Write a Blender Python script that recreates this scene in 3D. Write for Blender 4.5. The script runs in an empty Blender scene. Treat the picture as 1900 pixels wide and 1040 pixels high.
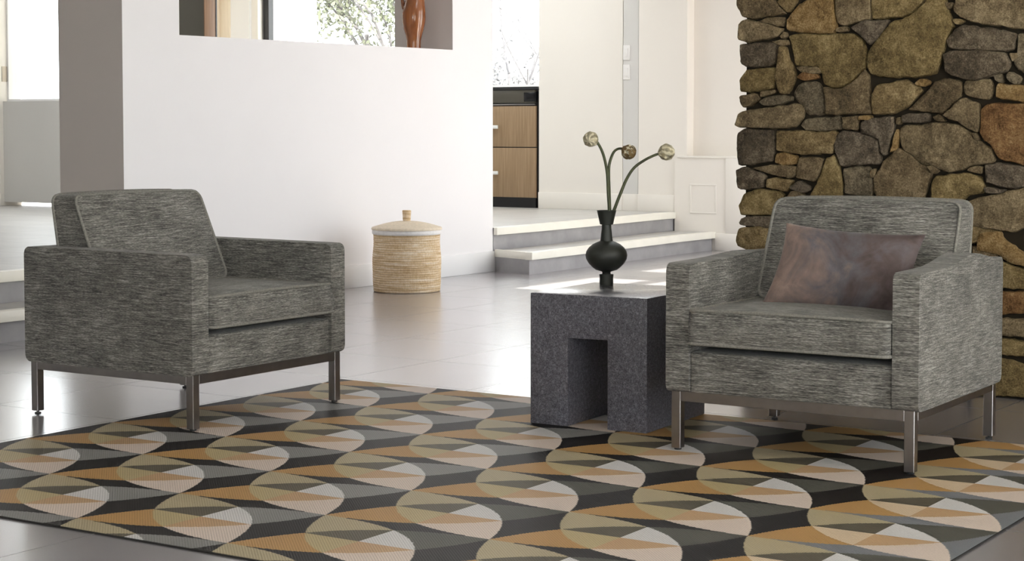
import bpy, bmesh, math, random
from mathutils import Vector, Matrix
random.seed(7)
S = bpy.context.scene
C = S.collection
PI = math.pi

# ---------------------------------------------------------------- camera, sky, sun, exposure
FPX, PITCH, YAW, CAM_H = 3313.87, math.radians(3.0562), math.radians(33.3093), 0.9663
cd = bpy.data.cameras.new('camera'); cam = bpy.data.objects.new('camera', cd); C.objects.link(cam)
cam.location = (0, 0, CAM_H)
cam.rotation_euler = (PI/2 - PITCH, 0, YAW)
cd.sensor_width = 36.0; cd.lens = FPX/1900*36.0; cd.shift_y = -100.8/1900
cd.clip_start = 0.05; cd.clip_end = 200
S.camera = cam
S.view_settings.view_transform = 'Standard'; S.view_settings.look = 'None'
S.view_settings.gamma = 1.0; S.view_settings.use_curve_mapping = False
S.view_settings.exposure = 0.0
S.cycles.use_denoising = True
S.cycles.max_bounces = 10; S.cycles.diffuse_bounces = 6; S.cycles.glossy_bounces = 4
S.cycles.transparent_max_bounces = 12
S.cycles.sample_clamp_indirect = 6.0
S.cycles.caustics_reflective = False; S.cycles.caustics_refractive = False

W = bpy.data.worlds.new('world'); S.world = W; W.use_nodes = True
bg = W.node_tree.nodes['Background']
bg.inputs[0].default_value = (0.955, 0.968, 1.0, 1); bg.inputs[1].default_value = 6.3

sd = bpy.data.lights.new('sun', 'SUN'); sun = bpy.data.objects.new('sun', sd); C.objects.link(sun)
sd.energy = 34.0; sd.angle = math.radians(0.6); sd.color = (1.0, 0.95, 0.87)
SUN_DIR = Vector((-1.0, 0.02, -0.75)).normalized()
sun.rotation_euler = SUN_DIR.to_track_quat('-Z', 'Y').to_euler(); sun.location = (6, 9, 8)

def portal(name, loc, rot, sx, sy):
    d = bpy.data.lights.new(name, 'AREA'); d.shape = 'RECTANGLE'; d.size = sx; d.size_y = sy
    d.cycles.is_portal = True
    o = bpy.data.objects.new(name, d); C.objects.link(o); o.location = loc; o.rotation_euler = rot
    return o
portal('window_light_a', (-2.72, 9.57, 1.32), (0, PI/2, 0), 2.6, 1.1)
portal('window_light_b', (-2.72, 11.68, 1.32), (0, PI/2, 0), 2.6, 2.15)
portal('added_roof_light_a', (-4.0, 8.0, 2.99), (0, 0, 0), 1.3, 1.6)  # portals of the roof lights added to brighten the room
portal('added_roof_light_b', (-9.0, 11.6, 2.99), (0, 0, 0), 2.6, 1.6)
portal('added_roof_light_c', (-11.0, 8.7, 2.99), (0, 0, 0), 0.9, 2.4)
portal('window_light_d', (-9.6, 13.05, 1.9), (-PI/2, 0, 0), 3.6, 1.9)
portal('window_light_e', (-11.9, 10.88, 1.9), (-PI/2, 0, 0), 1.1, 1.6)
portal('added_window_light_f', (-0.2, -3.45, 1.6), (PI/2, 0, 0), 4.0, 1.8)  # portal of the added window behind the viewer
portal('window_light_c', (1.84, 2.6, 1.4), (0, PI/2, 0), 2.6, 6.2)

# ---------------------------------------------------------------- helpers
def obj(name, bm, mats, parent=None, smooth=None, loc=None):
    me = bpy.data.meshes.new(name)
    bmesh.ops.recalc_face_normals(bm, faces=bm.faces[:])
    bm.to_mesh(me); bm.free()
    if not isinstance(mats, (list, tuple)): mats = [mats]
    for m in mats: me.materials.append(m)
    if smooth is not None:
        me.polygons.foreach_set('use_smooth', [True]*len(me.polygons))
        if smooth < 179: me.set_sharp_from_angle(angle=math.radians(smooth))
    o = bpy.data.objects.new(name, me); C.objects.link(o)
    if parent is not None: o.parent = parent
    if loc is not None: o.location = loc
    return o
def thing(name, label, cat, loc=(0, 0, 0), rotz=0.0, group=None):
    o = bpy.data.objects.new(name, None); C.objects.link(o)
    o.empty_display_size = 0.1
    o.location = loc; o.rotation_euler = (0, 0, rotz); o['label'] = label; o['category'] = cat
    if group: o['group'] = group
    return o
def tag(o, label, cat, group=None, kind=None):
    o['label'] = label; o['category'] = cat
    if group: o['group'] = group
    if kind: o['kind'] = kind
    return o
def struct(name, bm, mats, label, cat, parent=None, smooth=None):
    o = obj(name, bm, mats, parent, smooth)
    if parent is None:
        o['kind'] = 'structure'; o['label'] = label; o['category'] = cat
    return o
def NB(): return bmesh.new()
def box(bm, x0, x1, y0, y1, z0, z1, bev=0.0, seg=2, mi=0):
    vs = [bm.verts.new(p) for p in ((x0,y0,z0),(x1,y0,z0),(x1,y1,z0),(x0,y1,z0),(x0,y0,z1),(x1,y0,z1),(x1,y1,z1),(x0,y1,z1))]
    fs = [bm.faces.new([vs[i] for i in q]) for q in ((0,3,2,1),(4,5,6,7),(0,1,5,4),(1,2,6,5),(2,3,7,6),(3,0,4,7))]
    for f in fs: f.material_index = mi
    if bev > 0:
        es = list({e for f in fs for e in f.edges})
        r = bmesh.ops.bevel(bm, geom=es, offset=bev, segments=seg, profile=0.5, affect='EDGES')
        for f in r['faces']: f.material_index = mi
    return vs
def prism(bm, pts, z0, z1, mi=0, bev=0.0):
    n = len(pts)
    a = [bm.verts.new((p[0], p[1], z0)) for p in pts]; b = [bm.verts.new((p[0], p[1], z1)) for p in pts]
    fs = [bm.faces.new(a[::-1]), bm.faces.new(b)]
    for i in range(n): fs.append(bm.faces.new((a[i], a[(i+1) % n], b[(i+1) % n], b[i])))
    for f in fs: f.material_index = mi
    if bev > 0:
        es = list({e for f in fs for e in f.edges})
        bmesh.ops.bevel(bm, geom=es, offset=bev, segments=2, profile=0.5, affect='EDGES')
def lathe(bm, prof, n=40, cx=0, cy=0, cap=True):
    rings = []
    for r, z in prof:
        if r < 1e-5: rings.append([bm.verts.new((cx, cy, z))])
        else: rings.append([bm.verts.new((cx + r*math.cos(2*PI*i/n), cy + r*math.sin(2*PI*i/n), z)) for i in range(n)])
    for a, b in zip(rings, rings[1:]):
        if len(a) == 1 and len(b) == 1: continue
        for i in range(n):
            j = (i+1) % n
            if len(a) == 1: bm.faces.new((a[0], b[j], b[i]))
            elif len(b) == 1: bm.faces.new((a[i], a[j], b[0]))
            else: bm.faces.new((a[i], a[j], b[j], b[i]))
    if cap:
        if len(rings[0]) > 1: bm.faces.new(rings[0][::-1])
        if len(rings[-1]) > 1: bm.faces.new(rings[-1])
def tube(bm, pts, rad, n=10, closed=False):
    pts = [Vector(p) for p in pts]; m = len(pts)
    rad = rad if isinstance(rad, (list, tuple)) else [rad]*m
    rings = []; up = None
    for i in range(m):
        if closed: t = (pts[(i+1) % m] - pts[i-1])
        else: t = pts[min(i+1, m-1)] - pts[max(i-1, 0)]
        if t.length < 1e-9: t = Vector((0, 0, 1))
        t.normalize()
        if up is None:
            up = t.orthogonal().normalized()
        else:
            up = (up - t*up.dot(t))
            up = up.normalized() if up.length > 1e-6 else t.orthogonal().normalized()
        s = t.cross(up)
        rings.append([bm.verts.new(pts[i] + (up*math.cos(2*PI*k/n) + s*math.sin(2*PI*k/n))*rad[i]) for k in range(n)])
    for i in range(m if closed else m-1):
        a, b = rings[i], rings[(i+1) % m]
        if closed and i == m-1:   # match twist
            best = min(range(n), key=lambda q: sum((a[k].co - b[(k+q) % n].co).length for k in range(n)))
            b = b[best:] + b[:best]
        for k in range(n):
            bm.faces.new((a[k], a[(k+1) % n], b[(k+1) % n], b[k]))
    if not closed:
        bm.faces.new(rings[0][::-1]); bm.faces.new(rings[-1])
def catmull(pts, k=8):
    P = [Vector(p) for p in pts]; out = []
    for i in range(len(P)-1):
        p0 = P[max(i-1, 0)]; p1 = P[i]; p2 = P[i+1]; p3 = P[min(i+2, len(P)-1)]
        for j in range(k):
            t = j/k
            out.append(0.5*((2*p1) + (p2-p0)*t + (2*p0-5*p1+4*p2-p3)*t*t + (3*p1-p0-3*p2+p3)*t**3))
    out.append(P[-1]); return out

# ---------------------------------------------------------------- node helpers
class E:
    """socket wrapper: arithmetic on shader sockets"""
    def __init__(s, nt, sock): s.nt = nt; s.s = sock
    def _m(s, op, *o, clamp=False):
        n = s.nt.nodes.new('ShaderNodeMath'); n.operation = op; n.use_clamp = clamp
        for i, x in enumerate((s,)+o):
            if isinstance(x, E): s.nt.links.new(x.s, n.inputs[i])
            else: n.inputs[i].default_value = x
        return E(s.nt, n.outputs[0])
    def __add__(s, o): return s._m('ADD', o)
    def __sub__(s, o): return s._m('SUBTRACT', o)
    def __mul__(s, o): return s._m('MULTIPLY', o)
    def __truediv__(s, o): return s._m('DIVIDE', o)
    def fract(s): return s._m('FRACT')
    def floor(s): return s._m('FLOOR')
    def abs(s): return s._m('ABSOLUTE')
    def lt(s, o): return s._m('LESS_THAN', o)
    def gt(s, o): return s._m('GREATER_THAN', o)
    def mn(s, o): return s._m('MINIMUM', o)
    def mx(s, o): return s._m('MAXIMUM', o)
    def clamp(s): return s._m('ADD', 0.0, clamp=True)
def mat(name, rough=0.6, spec=0.5, metal=0.0):
    m = bpy.data.materials.new(name); m.use_nodes = True
    nt = m.node_tree; b = nt.nodes['Principled BSDF']
    b.inputs['Roughness'].default_value = rough; b.inputs['Specular IOR Level'].default_value = spec
    b.inputs['Metallic'].default_value = metal
    return m, nt, b
def coord(nt, which='Object', scale=None, rot=None):
    t = nt.nodes.new('ShaderNodeTexCoord')
    if scale is None and rot is None: return t.outputs[which]
    mp = nt.nodes.new('ShaderNodeMapping'); nt.links.new(t.outputs[which], mp.inputs[0])
    if scale: mp.inputs['Scale'].default_value = scale
    if rot: mp.inputs['Rotation'].default_value = rot
    return mp.outputs[0]
def noise(nt, vec, scale, detail=3, rough=0.55, dist=0.0):
    n = nt.nodes.new('ShaderNodeTexNoise'); nt.links.new(vec, n.inputs['Vector'])
    n.inputs['Scale'].default_value = scale; n.inputs['Detail'].default_value = detail
    n.inputs['Roughness'].default_value = rough; n.inputs['Distortion'].default_value = dist
    return n.outputs[0]
def ramp(nt, fac, stops, interp='LINEAR'):
    r = nt.nodes.new('ShaderNodeValToRGB'); nt.links.new(fac, r.inputs[0]); r.color_ramp.interpolation = interp
    e = r.color_ramp.elements
    while len(e) < len(stops): e.new(0.5)
    for i, (p, c) in enumerate(stops):
        e[i].position = p; e[i].color = (c[0], c[1], c[2], 1)
    return r.outputs[0]
def mixc(nt, fac, a, b, mode='MIX'):
    n = nt.nodes.new('ShaderNodeMix'); n.data_type = 'RGBA'; n.blend_type = mode
    for k, x in ((0, fac), (6, a), (7, b)):
        if isinstance(x, E): x = x.s
        if hasattr(x, 'is_output'): nt.links.new(x, n.inputs[k])
        elif k == 0: n.inputs[0].default_value = x
        else: n.inputs[k].default_value = (x[0], x[1], x[2], 1)
    return n.outputs[2]
def bump(nt, b, h, strength=0.3, dist=0.002):
    n = nt.nodes.new('ShaderNodeBump'); nt.links.new(h, n.inputs['Height'])
    n.inputs['Strength'].default_value = strength; n.inputs['Distance'].default_value = dist
    nt.links.new(n.outputs[0], b.inputs['Normal'])
def lin(r, g, b):
    f = lambda c: (c/255/12.92 if c/255 <= 0.04045 else ((c/255+0.055)/1.055)**2.4)
    return (f(r), f(g), f(b))
def plain(name, col, rough=0.6, spec=0.5, metal=0.0, var=0.04, vscale=3.0, bumps=0.0, bscale=200):
    m, nt, b = mat(name, rough, spec, metal)
    v = coord(nt)
    n = noise(nt, v, vscale, 4)
    c = ramp(nt, n, [(0.3, [x*(1-var) for x in col]), (0.7, [min(1, x*(1+var)) for x in col])])
    nt.links.new(c, b.inputs['Base Color'])
    if bumps > 0: bump(nt, b, noise(nt, v, bscale, 3), bumps, 0.001)
    return m

# ---------------------------------------------------------------- materials
M = {}
M['shaded_paint'] = plain('shaded wall paint', (0.60, 0.545, 0.515), 0.62, 0.3, var=0.012, vscale=1.5)  # white wall in shade: dimness and warm bounce put into the colour
M['white_paint'] = plain('white wall paint', (0.84, 0.82, 0.82), 0.62, 0.3, var=0.012, vscale=1.5)
M['cream_paint'] = plain('cream wall paint', (0.83, 0.785, 0.72), 0.6, 0.3, var=0.012, vscale=1.5)
M['grey_paint'] = plain('light grey frame paint', (0.66, 0.645, 0.615), 0.55, 0.3, var=0.012)
M['trim_paint'] = plain('cream trim paint', (0.84, 0.80, 0.735), 0.4, 0.4, var=0.01)
M['white_trim'] = plain('white trim paint', (0.84, 0.835, 0.83), 0.4, 0.4, var=0.01)
M['ceiling_paint'] = plain('ceiling paint', (0.80, 0.79, 0.78), 0.8, 0.2, var=0.01)
M['nosing'] = plain('pale step nosing', (0.86, 0.83, 0.74), 0.4, 0.4, var=0.03, vscale=6)
M['black_metal'] = plain('black frame metal', (0.02, 0.02, 0.022), 0.4, 0.5)
M['steel'] = plain('brushed steel', (0.34, 0.32, 0.31), 0.28, 0.5, 1.0, var=0.06, vscale=30)
M['white_plastic'] = plain('white plastic', (0.82, 0.80, 0.77), 0.35)
M['beige_hinge'] = plain('beige hinge metal', (0.45, 0.40, 0.33), 0.4, 0.5, 0.4)
M['white_handle'] = plain('pale satin handle', (0.80, 0.80, 0.78), 0.3, 0.5)
M['black_kick'] = plain('black plinth', (0.012, 0.012, 0.014), 0.35)
M['dark_panel'] = plain('dark olive glass panel', (0.085, 0.078, 0.062), 0.25, 0.5)
M['dark_screen'] = plain('black display', (0.008, 0.008, 0.009), 0.15)
M['outdoor_ground'] = plain('pale outdoor paving', (0.62, 0.60, 0.56), 0.8)
M['outdoor_render'] = plain('pale render wall', (0.80, 0.77, 0.72), 0.8)
M['bark_pale'] = plain('pale grey bark', (0.085, 0.082, 0.088), 0.9, var=0.2, vscale=20)
M['bark'] = plain('grey bark', (0.075, 0.07, 0.072), 0.9, var=0.2, vscale=20)
M['leaf'] = plain('yellow green leaves', (0.070, 0.078, 0.050), 0.6, var=0.35, vscale=1.3)
M['leaf_pale'] = plain('pale grey leaves', (0.13, 0.13, 0.138), 0.8, var=0.2, vscale=1.3)

def wood(name, a, b_, scale=(40, 40, 2.0), rough=0.45, spec=0.4):
    m, nt, b = mat(name, rough, spec)
    n = noise(nt, coord(nt, scale=scale), 1.0, 5, 0.6, 0.3)
    nt.links.new(ramp(nt, n, [(0.3, a), (0.7, b_)]), b.inputs['Base Color'])
    return m
M['drawer_wood'] = wood('tan vertical grain veneer', (0.25, 0.165, 0.09), (0.36, 0.245, 0.145), (60, 60, 2.5))
M['brown_wood'] = wood('brown timber edge', (0.12, 0.06, 0.028), (0.19, 0.10, 0.05), (40, 40, 2))
M['cream_wood'] = wood('pale cream timber', (0.70, 0.60, 0.47), (0.80, 0.71, 0.58), (30, 30, 1.5))
M['carved_wood'] = wood('polished red brown wood', (0.16, 0.045, 0.012), (0.36, 0.13, 0.04), (14, 14, 4), 0.14, 0.6)

def glass_mat():
    m = bpy.data.materials.new('window glass'); m.use_nodes = True; nt = m.node_tree
    nt.nodes.clear()
    out = nt.nodes.new('ShaderNodeOutputMaterial'); mx = nt.nodes.new('ShaderNodeMixShader')
    tr = nt.nodes.new('ShaderNodeBsdfTransparent'); gl = nt.nodes.new('ShaderNodeBsdfGlossy')
    gl.inputs['Roughness'].default_value = 0.0; tr.inputs[0].default_value = (0.97, 0.99, 0.985, 1)
    g = nt.nodes.new('ShaderNodeNewGeometry'); d = nt.nodes.new('ShaderNodeVectorMath'); d.operation = 'DOT_PRODUCT'
    nt.links.new(g.outputs['Normal'], d.inputs[0]); nt.links.new(g.outputs['Incoming'], d.inputs[1])
    f = E(nt, d.outputs['Value']).abs()*-1.0 + 1.0
    f = (f*f)*(f*f)*f*0.6 + 0.04
    nt.links.new(f.s, mx.inputs[0]); nt.links.new(tr.outputs[0], mx.inputs[1]); nt.links.new(gl.outputs[0], mx.inputs[2])
    nt.links.new(mx.outputs[0], out.inputs[0]); return m
M['glass'] = glass_mat()

def tile_mat(name, a, c, grout, x0=-4.37, y0=4.24, px=0.6, py=0.608, rough=0.24, coat=0.9):
    m, nt, b = mat(name, rough, 0.85)
    v = coord(nt)
    sp = nt.nodes.new('ShaderNodeSeparateXYZ'); nt.links.new(v, sp.inputs[0])
    X, Y = E(nt, sp.outputs[0]), E(nt, sp.outputs[1])
    fx = ((X - x0)/px); fy = ((Y - y0)/py)
    dx = ((fx.fract() - 0.5).abs()*-1.0 + 0.5)*px; dy = ((fy.fract() - 0.5).abs()*-1.0 + 0.5)*py
    g = dx.mn(dy).lt(0.0022)
    cid = nt.nodes.new('ShaderNodeCombineXYZ'); nt.links.new(fx.floor().s, cid.inputs[0]); nt.links.new(fy.floor().s, cid.inputs[1])
    wn = nt.nodes.new('ShaderNodeTexWhiteNoise'); wn.noise_dimensions = '2D'; nt.links.new(cid.outputs[0], wn.inputs['Vector'])
    n1 = noise(nt, coord(nt, scale=(1.2, 4.0, 1)), 1.6, 6, 0.62, 0.6)
    n2 = noise(nt, v, 22.0, 4)
    f = (E(nt, n1)*0.62 + E(nt, n2)*0.16 + E(nt, wn.outputs[0])*0.14 + 0.09)
    col = ramp(nt, f.s, [(0.32, a), (0.72, c)])
    nt.links.new(mixc(nt, g, col, grout), b.inputs['Base Color'])
    r = (E(nt, n1)*0.03 + (rough-0.02)); r = r + g*0.3
    b.inputs['Coat Weight'].default_value = coat; b.inputs['Coat Roughness'].default_value = 0.26; b.inputs['Coat IOR'].default_value = 1.55
    nt.links.new(r.s, b.inputs['Roughness'])
    bump(nt, b, (E(nt, n2)*0.06 - g*1.0).s, 0.10, 0.001)
    return m
M['tile'] = tile_mat('grey porcelain floor tile', (0.235, 0.218, 0.233), (0.30, 0.282, 0.298), (0.14, 0.13, 0.13))
M['tile_pale'] = tile_mat('pale grey porcelain floor tile', (0.42, 0.405, 0.38), (0.54, 0.52, 0.49), (0.25, 0.24, 0.23), rough=0.42, coat=0.15)
M['riser'] = plain('grey stair riser tile', (0.34, 0.33, 0.335), 0.4, 0.4, var=0.16, vscale=5)

def fabric_mat(name, dark, mid, light, sh=0.15):
    m, nt, b = mat(name, 0.85, 0.2)
    v = coord(nt)
    geo = nt.nodes.new('ShaderNodeTexCoord')
    sp = nt.nodes.new('ShaderNodeSeparateXYZ'); nt.links.new(geo.outputs['Normal'], sp.inputs[0])
    top = (E(nt, sp.outputs[2]).abs() - 0.55)*4.0
    top = top.clamp()
    def layer(sz, sxy, scale, det):
        a = E(nt, noise(nt, coord(nt, scale=(sxy, sxy, sz)), scale, det, 0.6))
        c = E(nt, noise(nt, coord(nt, scale=(sxy, sz, sz*0.4)), scale, det, 0.6))
        return a + (c - a)*top
    n1 = layer(330, 17, 1.0, 3)      # fine streaks along the width
    n2 = layer(640, 90, 1.0, 2)      # yarn slubs
    n3 = E(nt, noise(nt, v, 9.0, 3))
    f = n1*0.52 + n2*0.46 + n3*0.18 - 0.10
    col = ramp(nt, f.s, [(0.36, dark), (0.5, mid), (0.66, light)])
    warm = E(nt, noise(nt, coord(nt, scale=(60, 60, 420)), 1.0, 2))
    col = mixc(nt, (warm*0.5).clamp(), col, (1.08, 1.0, 0.86), 'MULTIPLY')
    nt.links.new(col, b.inputs['Base Color'])
    b.inputs['Sheen Weight'].default_value = sh; b.inputs['Sheen Roughness'].default_value = 0.5
    bump(nt, b, (n2*0.7 + n1*0.5).s, 0.55, 0.0025)
    return m
M['fabric'] = fabric_mat('grey green slubbed chenille', (0.046, 0.045, 0.042), (0.160, 0.155, 0.143), (0.42, 0.41, 0.385))
M['piping'] = plain('grey chenille piping', (0.225, 0.215, 0.19), 0.85, 0.2, var=0.25, vscale=160, bumps=0.5, bscale=500)

def granite(name='speckled dark grey granite', coat=0.0):
    m, nt, b = mat(name, 0.42, 0.5)
    b.inputs['Coat Weight'].default_value = coat; b.inputs['Coat Roughness'].default_value = 0.2; b.inputs['Coat IOR'].default_value = 1.6
    v = coord(nt)
    n1 = noise(nt, v, 240, 2, 0.7); n2 = noise(nt, v, 95, 2, 0.6)
    f = E(nt, n1)*0.65 + E(nt, n2)*0.35
    col = ramp(nt, f.s, [(0.34, (0.032, 0.032, 0.038)), (0.48, (0.102, 0.099, 0.116)), (0.56, (0.142, 0.138, 0.16)), (0.70, (0.30, 0.295, 0.33))])
    nt.links.new(col, b.inputs['Base Color'])
    bump(nt, b, f.s, 0.15, 0.001)
    return m
M['granite'] = granite(); M['granite_top'] = granite('polished grey granite top', 1.0)

def stone(name, a, c, d):
    m, nt, b = mat('stone '+name, 0.9, 0.15)
    v = coord(nt)
    n1 = noise(nt, v, 7, 6, 0.65, 0.4); n2 = noise(nt, v, 170, 4, 0.8); n3 = noise(nt, v, 34, 5, 0.7)
    f = E(nt, n1)*0.36 + E(nt, n2)*0.48 + E(nt, n3)*0.34 - 0.09
    col = ramp(nt, f.s, [(0.38, a), (0.51, c), (0.63, d)])
    nt.links.new(col, b.inputs['Base Color'])
    bump(nt, b, (E(nt, n1)*1.2 + E(nt, n3)*0.9 + E(nt, n2)*0.35).s, 0.9, 0.012)
    return m
K = 1.0
STONE_COL = {
 'brown':     ((0.057,0.042,0.024), (0.171,0.123,0.067), (0.342,0.260,0.155)),
 'tan':       ((0.074,0.050,0.022), (0.222,0.156,0.073), (0.422,0.322,0.172)),
 'greytan':   ((0.068,0.050,0.028), (0.205,0.151,0.084), (0.399,0.312,0.189)),
 'ochre':     ((0.097,0.057,0.021), (0.274,0.172,0.069), (0.479,0.343,0.172)),
 'olive':     ((0.071,0.050,0.021), (0.205,0.146,0.062), (0.399,0.302,0.150)),
 'slate':     ((0.046,0.036,0.026), (0.137,0.107,0.074), (0.296,0.239,0.172)),
 'darkslate': ((0.036,0.028,0.019), (0.109,0.083,0.055), (0.262,0.208,0.142)),
 'grey':      ((0.057,0.045,0.028), (0.171,0.135,0.086), (0.353,0.286,0.189)),
 'rust':      ((0.080,0.037,0.015), (0.228,0.123,0.050), (0.388,0.250,0.120)),
}
STONE_KEYS = list(STONE_COL)
STONE_MATS = [stone(k, *STONE_COL[k]) for k in STONE_KEYS]
M['joint'] = plain('dark joint between the stones', (0.03, 0.024, 0.016), 0.95, 0.1)

def rug_mat():
    m, nt, b = mat('woven rug with overlapping leaf pattern', 0.5, 0.14)
    v = coord(nt)
    sp = nt.nodes.new('ShaderNodeSeparateXYZ'); nt.links.new(v, sp.inputs[0])
    U = E(nt, sp.outputs[0]); V = E(nt, sp.outputs[1])*-1.0
    # stair-stepped edges of the weave
    U = (U/0.004).floor()*0.004 + 0.002; V = (V/0.004).floor()*0.004 + 0.002
    pu, pv = 0.4945, 0.3648
    cu = (U - 0.013)/pu; cv = (V - 0.128 + pv)/pv
    a = (cu.fract() - 0.5)*pu; bb = (cv.fract() - 0.5)*pv
    L = 0.5*math.hypot(pu, pv); ca, sa = pu*0.5/L, pv*0.5/L
    w = 0.1175
    al1 = a*ca + bb*sa; pe1 = bb*ca - a*sa
    al2 = a*ca - bb*sa; pe2 = bb*ca + a*sa
    in1 = (pe1.abs() - (((al1/L)*(al1/L))*-1.0 + 1.0)*w).lt(0.0)
    in2 = (pe2.abs() - (((al2/L)*(al2/L))*-1.0 + 1.0)*w).lt(0.0)
    late = cu.floor().gt(4.5)       # last column of the design is woven in other colours
    late_bg = late*((a/pu)*-1.0 - (bb/pv).abs()).lt(0.0)
    mid = cu.floor().gt(2.5)
    up, vp = a.gt(0.0), bb.gt(0.0)
    black, bluegrey = lin(30, 27, 26), lin(112, 114, 118)
    c = mixc(nt, late_bg, black, bluegrey)
    grey = mixc(nt, mid, lin(122, 121, 118), lin(80, 79, 72))
    leaf2 = mixc(nt, up, lin(164, 128, 80), grey)
    c = mixc(nt, in2, c, leaf2)
    leaf1 = mixc(nt, (al1.gt(0.0)), lin(160, 148, 120), lin(195, 180, 168))
    c = mixc(nt, in1, c, leaf1)
    lowl = mixc(nt, late, lin(166, 151, 113), lin(192, 172, 145))
    left = mixc(nt, vp, lin(86, 80, 67), lowl)
    right = mixc(nt, vp, lin(190, 188, 186), lin(172, 141, 106))
    c = mixc(nt, in1*in2, c, mixc(nt, up, left, right))
    # fine diagonal rib
    wv = nt.nodes.new('ShaderNodeTexWave'); wv.wave_type = 'BANDS'; wv.bands_direction = 'DIAGONAL'
    nt.links.new(coord(nt), wv.inputs['Vector']); wv.inputs['Scale'].default_value = 70; wv.inputs['Distortion'].default_value = 0.6
    wv.inputs['Detail'].default_value = 1.0
    n = noise(nt, coord(nt, scale=(1, 1, 1)), 260, 2)
    f = E(nt, wv.outputs['Fac'])*0.22 + E(nt, n)*0.30 + 0.76
    cc = nt.nodes.new('ShaderNodeCombineColor')
    for i in range(3): nt.links.new(f.s, cc.inputs[i])
    c = mixc(nt, 1.0, c, cc.outputs[0], 'MULTIPLY')
    br = nt.nodes.new('ShaderNodeMix'); br.data_type = 'RGBA'; br.blend_type = 'MULTIPLY'
    c = mixc(nt, 1.0, c, (1.10, 1.10, 1.12), 'MULTIPLY')
    nt.links.new(c, b.inputs['Base Color'])
    bump(nt, b, (E(nt, wv.outputs['Fac'])*0.6 + E(nt, n)*0.5).s, 0.35, 0.0015)
    return m
M['rug'] = rug_mat()
M['rug_edge'] = plain('dark rug binding', (0.03, 0.028, 0.026), 0.8, 0.2)

def velvet():
    m, nt, b = mat('mauve brown velvet', 0.75, 0.2)
    v = coord(nt)
    sp = nt.nodes.new('ShaderNodeSeparateXYZ'); nt.links.new(v, sp.inputs[0])
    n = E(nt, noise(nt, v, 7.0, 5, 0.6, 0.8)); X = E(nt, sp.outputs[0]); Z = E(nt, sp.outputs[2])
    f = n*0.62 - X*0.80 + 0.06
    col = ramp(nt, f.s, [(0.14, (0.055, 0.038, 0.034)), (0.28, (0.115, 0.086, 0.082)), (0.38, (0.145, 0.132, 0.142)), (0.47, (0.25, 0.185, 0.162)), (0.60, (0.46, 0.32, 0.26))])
    n2 = noise(nt, v, 45, 4)
    col = mixc(nt, 0.35, col, ramp(nt, n2, [(0.3, (0.5, 0.5, 0.5)), (0.7, (1, 1, 1))]), 'MULTIPLY')
    nt.links.new(col, b.inputs['Base Color'])
    b.inputs['Sheen Weight'].default_value = 0.12; b.inputs['Sheen Roughness'].default_value = 0.35
    bump(nt, b, (n*1.0 + E(nt, n2)*0.25).s, 0.25, 0.008)
    return m
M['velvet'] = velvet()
M['vase'] = plain('matt black green ceramic', (0.022, 0.024, 0.019), 0.5, 0.45, var=0.25, vscale=18, bumps=0.25, bscale=120)
M['stem'] = plain('dark olive stem', (0.05, 0.055, 0.018), 0.55, var=0.3, vscale=25)
M['bloom'] = plain('dried beige petals', (0.60, 0.54, 0.38), 0.8, var=0.3, vscale=55, bumps=0.6, bscale=90)
M['bloom_dark'] = plain('brown petal rim', (0.30, 0.20, 0.085), 0.8, var=0.3, vscale=50)

def basket_mat():
    m, nt, b = mat('coiled straw', 0.8, 0.2)
    n = noise(nt, coord(nt, scale=(5, 5, 70)), 1.0, 4, 0.65); n2 = noise(nt, coord(nt, scale=(90, 90, 60)), 1.0, 3)
    f = E(nt, n)*0.75 + E(nt, n2)*0.25
    nt.links.new(ramp(nt, f.s, [(0.34, (0.45, 0.29, 0.14)), (0.5, (0.66, 0.50, 0.31)), (0.64, (0.84, 0.74, 0.60))]), b.inputs['Base Color'])
    bump(nt, b, n2, 0.5, 0.003)
    return m
M['straw'] = basket_mat()
M['straw_pale'] = plain('pale bleached straw', (0.74, 0.64, 0.50), 0.8, var=0.10, vscale=70, bumps=0.5, bscale=160)
M['white_band'] = plain('whitewashed straw band', (0.82, 0.80, 0.78), 0.8, var=0.06, vscale=60, bumps=0.4, bscale=150)
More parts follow.
